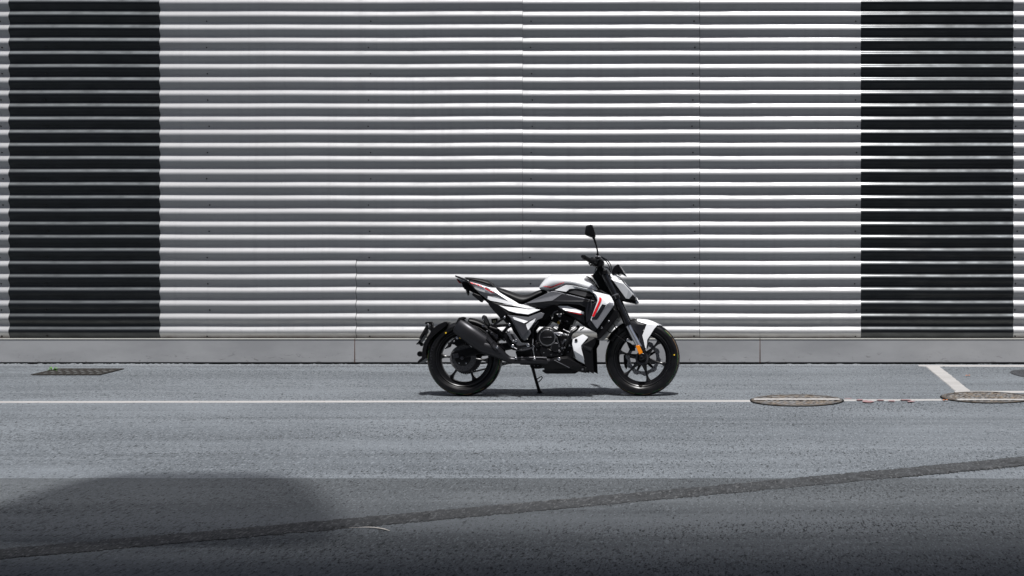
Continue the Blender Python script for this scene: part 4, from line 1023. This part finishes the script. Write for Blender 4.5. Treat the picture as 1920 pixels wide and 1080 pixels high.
# ---- triangular side panel
sp_ = facets('side_panel', E, [(650, 214, .150), (730, 226, .156), (1080, 262, .166), (1330, 166, .160), (1415, 190, .158), (1368, 282, .164), (1268, 324, .170), (1240, 362, .172), (1118, 512, .176), (1145, 590, .176), (1050, 722, .168), (1004, 746, .164), (948, 700, .166), (700, 250, .158), (740, 272, .160), (1076, 350, .172), (960, 672, .180), (1008, 392, .180), (1100, 540, .184), (1250, 270, .170)],
    [(0, 1, 14, 13), (1, 2, 15, 14), (2, 3, 19, 15), (3, 4, 5, 6, 19), (13, 14, 16, 12), (14, 15, 17), (14, 17, 18, 16), (15, 19, 7, 8, 18, 17), (19, 6, 7), (18, 8, 9, 10, 11, 16), (16, 11, 12)], 'panel_grey', bike, .006, True, .002, 10)
dsp = bvh(sp_[:1])
decal('panel_inset', E, [(800, 318), (1000, 392), (1050, 450), (1092, 538), (968, 664), (765, 305)], dsp, 'grey_satin2', sp_[0], .0036, .001, 14)
decal('panel_blade', E, [(772, 266), (800, 262), (1084, 350), (1002, 388), (800, 316)], dsp, 'white', sp_[0], .0046, .001, 14)
decal('panel_blade', E, [(1040, 412), (1235, 285), (1215, 350), (1108, 498), (1080, 530), (1060, 480)], dsp, 'white', sp_[0], .0046, .001, 14)
decal('panel_slot', E, [(1010, 388), (1080, 350), (1250, 272), (1040, 412)], dsp, 'black', sp_[0], .0052, .001, 14)

# ---- rear subframe, pegs, shock
def strut(name, P, r, m='black', n=10): return tubep(name, [E(*p) for p in P], r, m, bike, n)
h = block('peg_hanger', E, [(320, 440), (345, 425), (595, 250), (630, 262), (615, 295), (430, 415), (690, 390), (722, 412), (700, 442), (560, 462), (420, 480), (350, 465)], .172, .158, 'black', bike, .003)
knob('bolt', E(607, 264, .176), .0085, .004, 'bolt', bike, 10); knob('bolt', E(705, 414, .176), .0085, .004, 'bolt', bike, 10)
MB().tube([E(185, 250, .205), E(190, 262, .21), E(260, 400, .185), E(290, 430, .165)], [.013, .020, .019, .014], 14).build('passenger_peg', 'black_gloss', bike, 45)
knob('bolt', E(180, 440, .18), .010, .006, 'steel', bike, 10); knob('bolt', E(265, 412, .19), .008, .005, 'bolt', bike, 10); knob('bolt', E(175, 312, .225), .0055, .004, 'bolt', bike, 8)
strut('shock_absorber', [(280, 430, .06), (460, 560, .03), (640, 720, .02)], [.020, .024, .022])
strut('subframe_tube', [(300, 470, .12), (440, 520, .12), (620, 690, .12)], .016)
strut('subframe_tube', [(560, 600, .09), (660, 480, .10), (760, 420, .11)], .013)
strut('subframe_tube', [(700, 240, .11), (820, 460, .12), (960, 720, .12)], .020)
block('frame_plate', E, [(690, 240), (760, 300), (960, 700), (1050, 740), (1180, 640), (1200, 800), (1100, 900), (880, 830), (800, 600), (720, 440), (640, 300)], .120, -.120, 'black_matte', bike, .004)
block('tool_box', E, [(520, 250), (640, 300), (690, 400), (640, 400), (590, 330), (500, 290)], .05, -.06, 'grey_satin', bike, .003)
block('battery_box', E, [(330, 300), (455, 285), (462, 320), (450, 385), (345, 390)], -.04, -.10, 'black', bike, .004)
block('warning_label', E, [(365, 338), (430, 326), (428, 380), (370, 385)], -.037, -.040, mat('label_cream', (0.62, 0.60, 0.36), 0.6), bike, .0)
block('heel_guard', E, [(648, 592), (720, 582), (800, 586), (945, 786), (1080, 792), (1105, 830), (1060, 895), (915, 902), (862, 836), (760, 762)], .168, .150, 'grey_satin', bike, .003)
block('heel_guard_slot', E, [(725, 612), (760, 606), (812, 690), (838, 762), (800, 760)], .1705, .166, 'black', bike, .001)
block('heel_guard_slot', E, [(900, 846), (1040, 822), (1060, 868), (930, 884)], .1705, .166, 'black', bike, .001)
block('footpeg_bracket', E, [(560, 560), (640, 580), (760, 770), (880, 850), (900, 960), (760, 930), (640, 780)], .145, .10, 'black', bike, .004)
knob('bolt', E(838, 742, .172), .010, .004, 'bolt', bike, 12); knob('bolt', E(785, 750, .172), .008, .004, 'steel', bike, 12); knob('bolt', E(1085, 838, .172), .012, .005, 'bolt', bike, 12); knob('bolt', E(770, 852, .165), .011, .006, 'bolt', bike, 12)
MB().tube([E(880, 870, .17), E(900, 880, .19), E(905, 880, .27)], [.014, .0135, .012], 12).build('footpeg', 'black', bike, 45)
tubep('brake_pedal', spline([E(760, 860, .155), E(900, 935, .165), E(1040, 925, .185), E(1165, 885, .205)], 5), .0065, 'alloy_dark', bike, 8)
block('brake_cylinder', E, [(640, 545), (690, 540), (720, 570), (690, 600), (650, 585)], .12, .09, 'steel', bike, .003)
for (x, y, r) in ((640, 690, .010), (600, 710, .007), (345, 600, .012), (250, 560, .009), (550, 800, .007), (440, 650, .014), (260, 985, .006)): knob('bolt', E(x, y, .13), r, .005, 'alloy_dark', bike, 10)
block('rear_caliper', G, [(690, 560), (720, 565), (860, 440), (935, 420), (990, 470), (1060, 520), (1040, 600), (880, 650), (830, 610), (760, 590), (740, 650), (620, 700), (700, 610)], .11, .06, 'black', bike, .006)
for (x, y, r, m_) in ((890, 470, .010, 'steel'), (950, 465, .008, 'brass'), (1025, 490, .006, 'bolt'), (825, 540, .006, 'steel')): knob('bolt', G(x, y, .115), r, .004, m_, bike, 10)
tubep('brake_line', [G(1115, 580, .12), G(1190, 655, .12)], .006, 'steel')

# ---- engine
block('crankcase', N, [(430, 860), (480, 700), (640, 640), (760, 620), (900, 700), (1180, 760), (1250, 900), (1240, 1180), (1100, 1330), (300, 1330), (100, 1200), (60, 1060), (330, 1000)], .100, -.130, 'engine', bike, .010)
eng = N(730, 790, .100)
MB().lathe(eng, [(.086, .03), (.086, -.018), (.080, -.026), (.070, -.030), (.064, -.042), (.058, -.046), (.0001, -.046)], 48).build('clutch_cover', 'engine', bike, 35)
MB().lathe(eng, [(.0655, -.028), (.0655, -.040), (.0615, -.0455), (.0595, -.047), (.056, -.0465)], 48).build('clutch_ring', 'alloy_mid', bike, 35)
block('cover_badge', N, [(620, 778), (800, 774), (812, 790), (640, 796)], .149, .145, 'alloy_dark', bike, .001)
block('side_case', N, [(840, 660), (920, 760), (985, 960), (960, 1040), (900, 1080), (820, 1060), (700, 960), (600, 950), (560, 1050), (600, 1180), (1000, 1180), (1060, 1020), (1010, 860), (930, 700)], .135, .09, 'engine', bike, .006)
facets('case_rib', N, [(890, 770, .146), (915, 780, .146), (978, 975, .146), (940, 985, .146)], [(0, 1, 2, 3)], 'alloy_dark', bike, .006, False, .002)
pc = N(890, 985, .125); MB().lathe(pc, [(.035, .03), (.035, -.014), (.030, -.020), (.0001, -.021)], 30).build('oil_filter_cover', 'engine', bike, 35)
MB().lathe(pc, [(.0352, -.008), (.0352, -.016), (.030, -.0212)], 30, a0=math.radians(60), a1=math.radians(330)).build('filter_rim', 'alloy_dark', bike, 35)
gc_ = N(515, 935, .105); MB().lathe(gc_, [(.017, .02), (.017, -.012), (.012, -.015), (.0001, -.015)], 20).build('oil_cap', 'engine', bike, 35)
# cylinder with fins
cu = (N(1140, 400, 0) - N(1000, 720, 0)); cyl0 = N(1010, 720, 0); cu.normalize(); cv = Vector((cu.z, 0, -cu.x))
def slab(c0, h0, h1, hv, hy):
    P = []
    for (sv, sy) in ((-1, -1), (1, -1), (1, 1), (-1, 1)):
        P.append((c0 + cv * sv * hv + Vector((0, sy * hy, 0))))
    mb = MB(); vs = [p + cu * h0 for p in P] + [p + cu * h1 for p in P]
    return mb.add(vs, [(0, 3, 2, 1), (4, 5, 6, 7), (0, 1, 5, 4), (1, 2, 6, 5), (2, 3, 7, 6), (3, 0, 4, 7)])
slab(cyl0, -.02, .115, .042, .060).build('cylinder', 'engine', bike, 32, .006)
for k in range(7): slab(cyl0, .002 + k * .013, .006 + k * .013, .056, .076).build('cooling_fin', 'engine' if k != 1 else 'alloy_dark', bike, 32, .0012)
slab(cyl0, .095, .150, .056, .078).build('cylinder_head', 'engine', bike, 32, .0065)
slab(cyl0, .150, .168, .046, .060).build('valve_cover', 'engine', bike, 32, .006)
slab(cyl0 + cv * -.085, .060, .125, .026, .045).build('throttle_body', 'engine', bike, 32, .0065)
block('air_box', N, [(330, 250), (560, 330), (760, 380), (800, 440), (700, 560), (560, 560), (440, 480)], .05, -.08, 'black_matte', bike, .006)
MB().lathe(N(720, 390, .08), [(.0001, -.014), (.020, -.014), (.025, -.008), (.025, .03)], 20).build('intake_boot', 'black', bike, 40)
tubep('radiator_hose', spline([N(1350, 560, .10), N(1290, 630, .12), N(1210, 690, .135), N(1170, 770, .14), N(1110, 860, .13), N(1080, 960, .11)], 5), .0135, 'rubber', bike, 12)
tubep('hose', spline([N(820, 320, .11), N(860, 270, .115), N(930, 245, .11)], 5), .0045, 'alloy_dark', bike, 8)
tubep('hose', spline([N(560, 340, .10), N(470, 480, .12), N(420, 600, .12), N(430, 800, .12)], 5), .007, 'rubber', bike, 8)
tubep('clutch_cable', spline([N(860, 700, .135), N(960, 690, .14), N(1060, 720, .14), N(1150, 745, .135)], 5), .0065, 'steel', bike, 8)
tubep('clutch_cable', spline([N(880, 690, .13), N(940, 740, .145), N(1000, 730, .145)], 5), .005, 'chrome', bike, 8)
tubep('fuel_pipe', [N(1040, 625, .095), N(1185, 695, .095)], .0062, 'steel', bike, 8)
tubep('fuel_pipe', [N(1375, 640, .10), N(1465, 585, .10)], .005, 'steel', bike, 8)
tubep('clutch_arm', [N(640, 565, .11), N(740, 610, .12), N(850, 560, .12)], .006, 'alloy_dark', bike, 8)
tubep('clutch_arm', [N(1020, 920, .13), N(1075, 820, .14)], .008, 'alloy_dark', bike, 8)
tubep('frame_edge', [N(440, 580, .13), N(535, 455, .135)], .004, 'alloy_dark', bike, 6)
tubep('drain_hose', spline([K(210, 160, .12), K(205, 280, .13), K(215, 400, .125), K(235, 500, .12), K(230, 560, .13)], 5), .0052, 'steel', bike, 8)
knob('sensor', N(940, 485, .09), .012, .008, 'brass', bike, 12)
tubep('sensor_body', [N(950, 488, .085), N(1020, 500, .085)], .010, 'black', bike, 10)
knob('spark_plug_cap', N(960, 340, .09), .014, .01, 'steel', bike, 12)
for (x, y, r) in ((490, 860, .007), (330, 945, .010), (435, 965, .009), (548, 555, .006), (1118, 455, .0065), (790, 1008, .0065), (930, 895, .0065), (1015, 1005, .0085), (1065, 995, .0085), (1165, 955, .009), (957, 1062, .0095), (585, 690, .0065), (500, 1040, .007), (760, 600, .007), (990, 735, .010), (1080, 840, .009), (625, 665, .006), (820, 640, .006)):
    knob('bolt', N(x, y, .148), r * .78, .005, 'bolt', bike, 10)
for (x, y, r) in ((425, 455, .007), (580, 490, .0075), (790, 480, .006), (715, 490, .004), (920, 430, .006), (285, 385, .007), (505, 372, .005), (310, 710, .006), (235, 710, .005)):
    knob('bolt', K(x, y, .132), r * .8, .005, 'bolt', bike, 10)
block('lower_frame', K, [(-40, 540), (560, 560), (420, 690), (360, 760), (240, 775), (200, 700), (-60, 690)], .090, -.10, 'black_matte', bike, .006)
# far-side engine bulk and pedals
block('generator_cover', N, [(500, 700), (900, 700), (1100, 900), (1000, 1150), (600, 1150), (420, 950)], -.12, -.175, 'engine', bike, .012)

# ---- side stand
foot = L(1011.5, 738.0, -0.165); foot_t = L(999, 690, -0.10)
st_ = MB().tube([L(996, 684, -.10), foot_t, L(1003, 706, -.122), foot + Vector((0, 0, .012))], [.013, .0125, .0115, .0125], 12).build('side_stand', 'black', bike, 45)
MB().tube(spline([K(300, 975, -.135), K(345, 945, -.16), K(382, 930, -.18), K(396, 958, -.18), K(360, 1005, -.165), K(318, 1040, -.15)], 4), .0042, 8).build('stand_tang', 'black', st_, 45)
MB().tube([foot + Vector((-.004, 0, .018)), foot + Vector((.004, 0, -.001))], [.018, .026], 10).build('stand_foot', 'black', st_, 40)
tubep('stand_spring', [K(215, 760, -.11), K(250, 1000, -.135)], .006, 'alloy_dark', bike, 8)
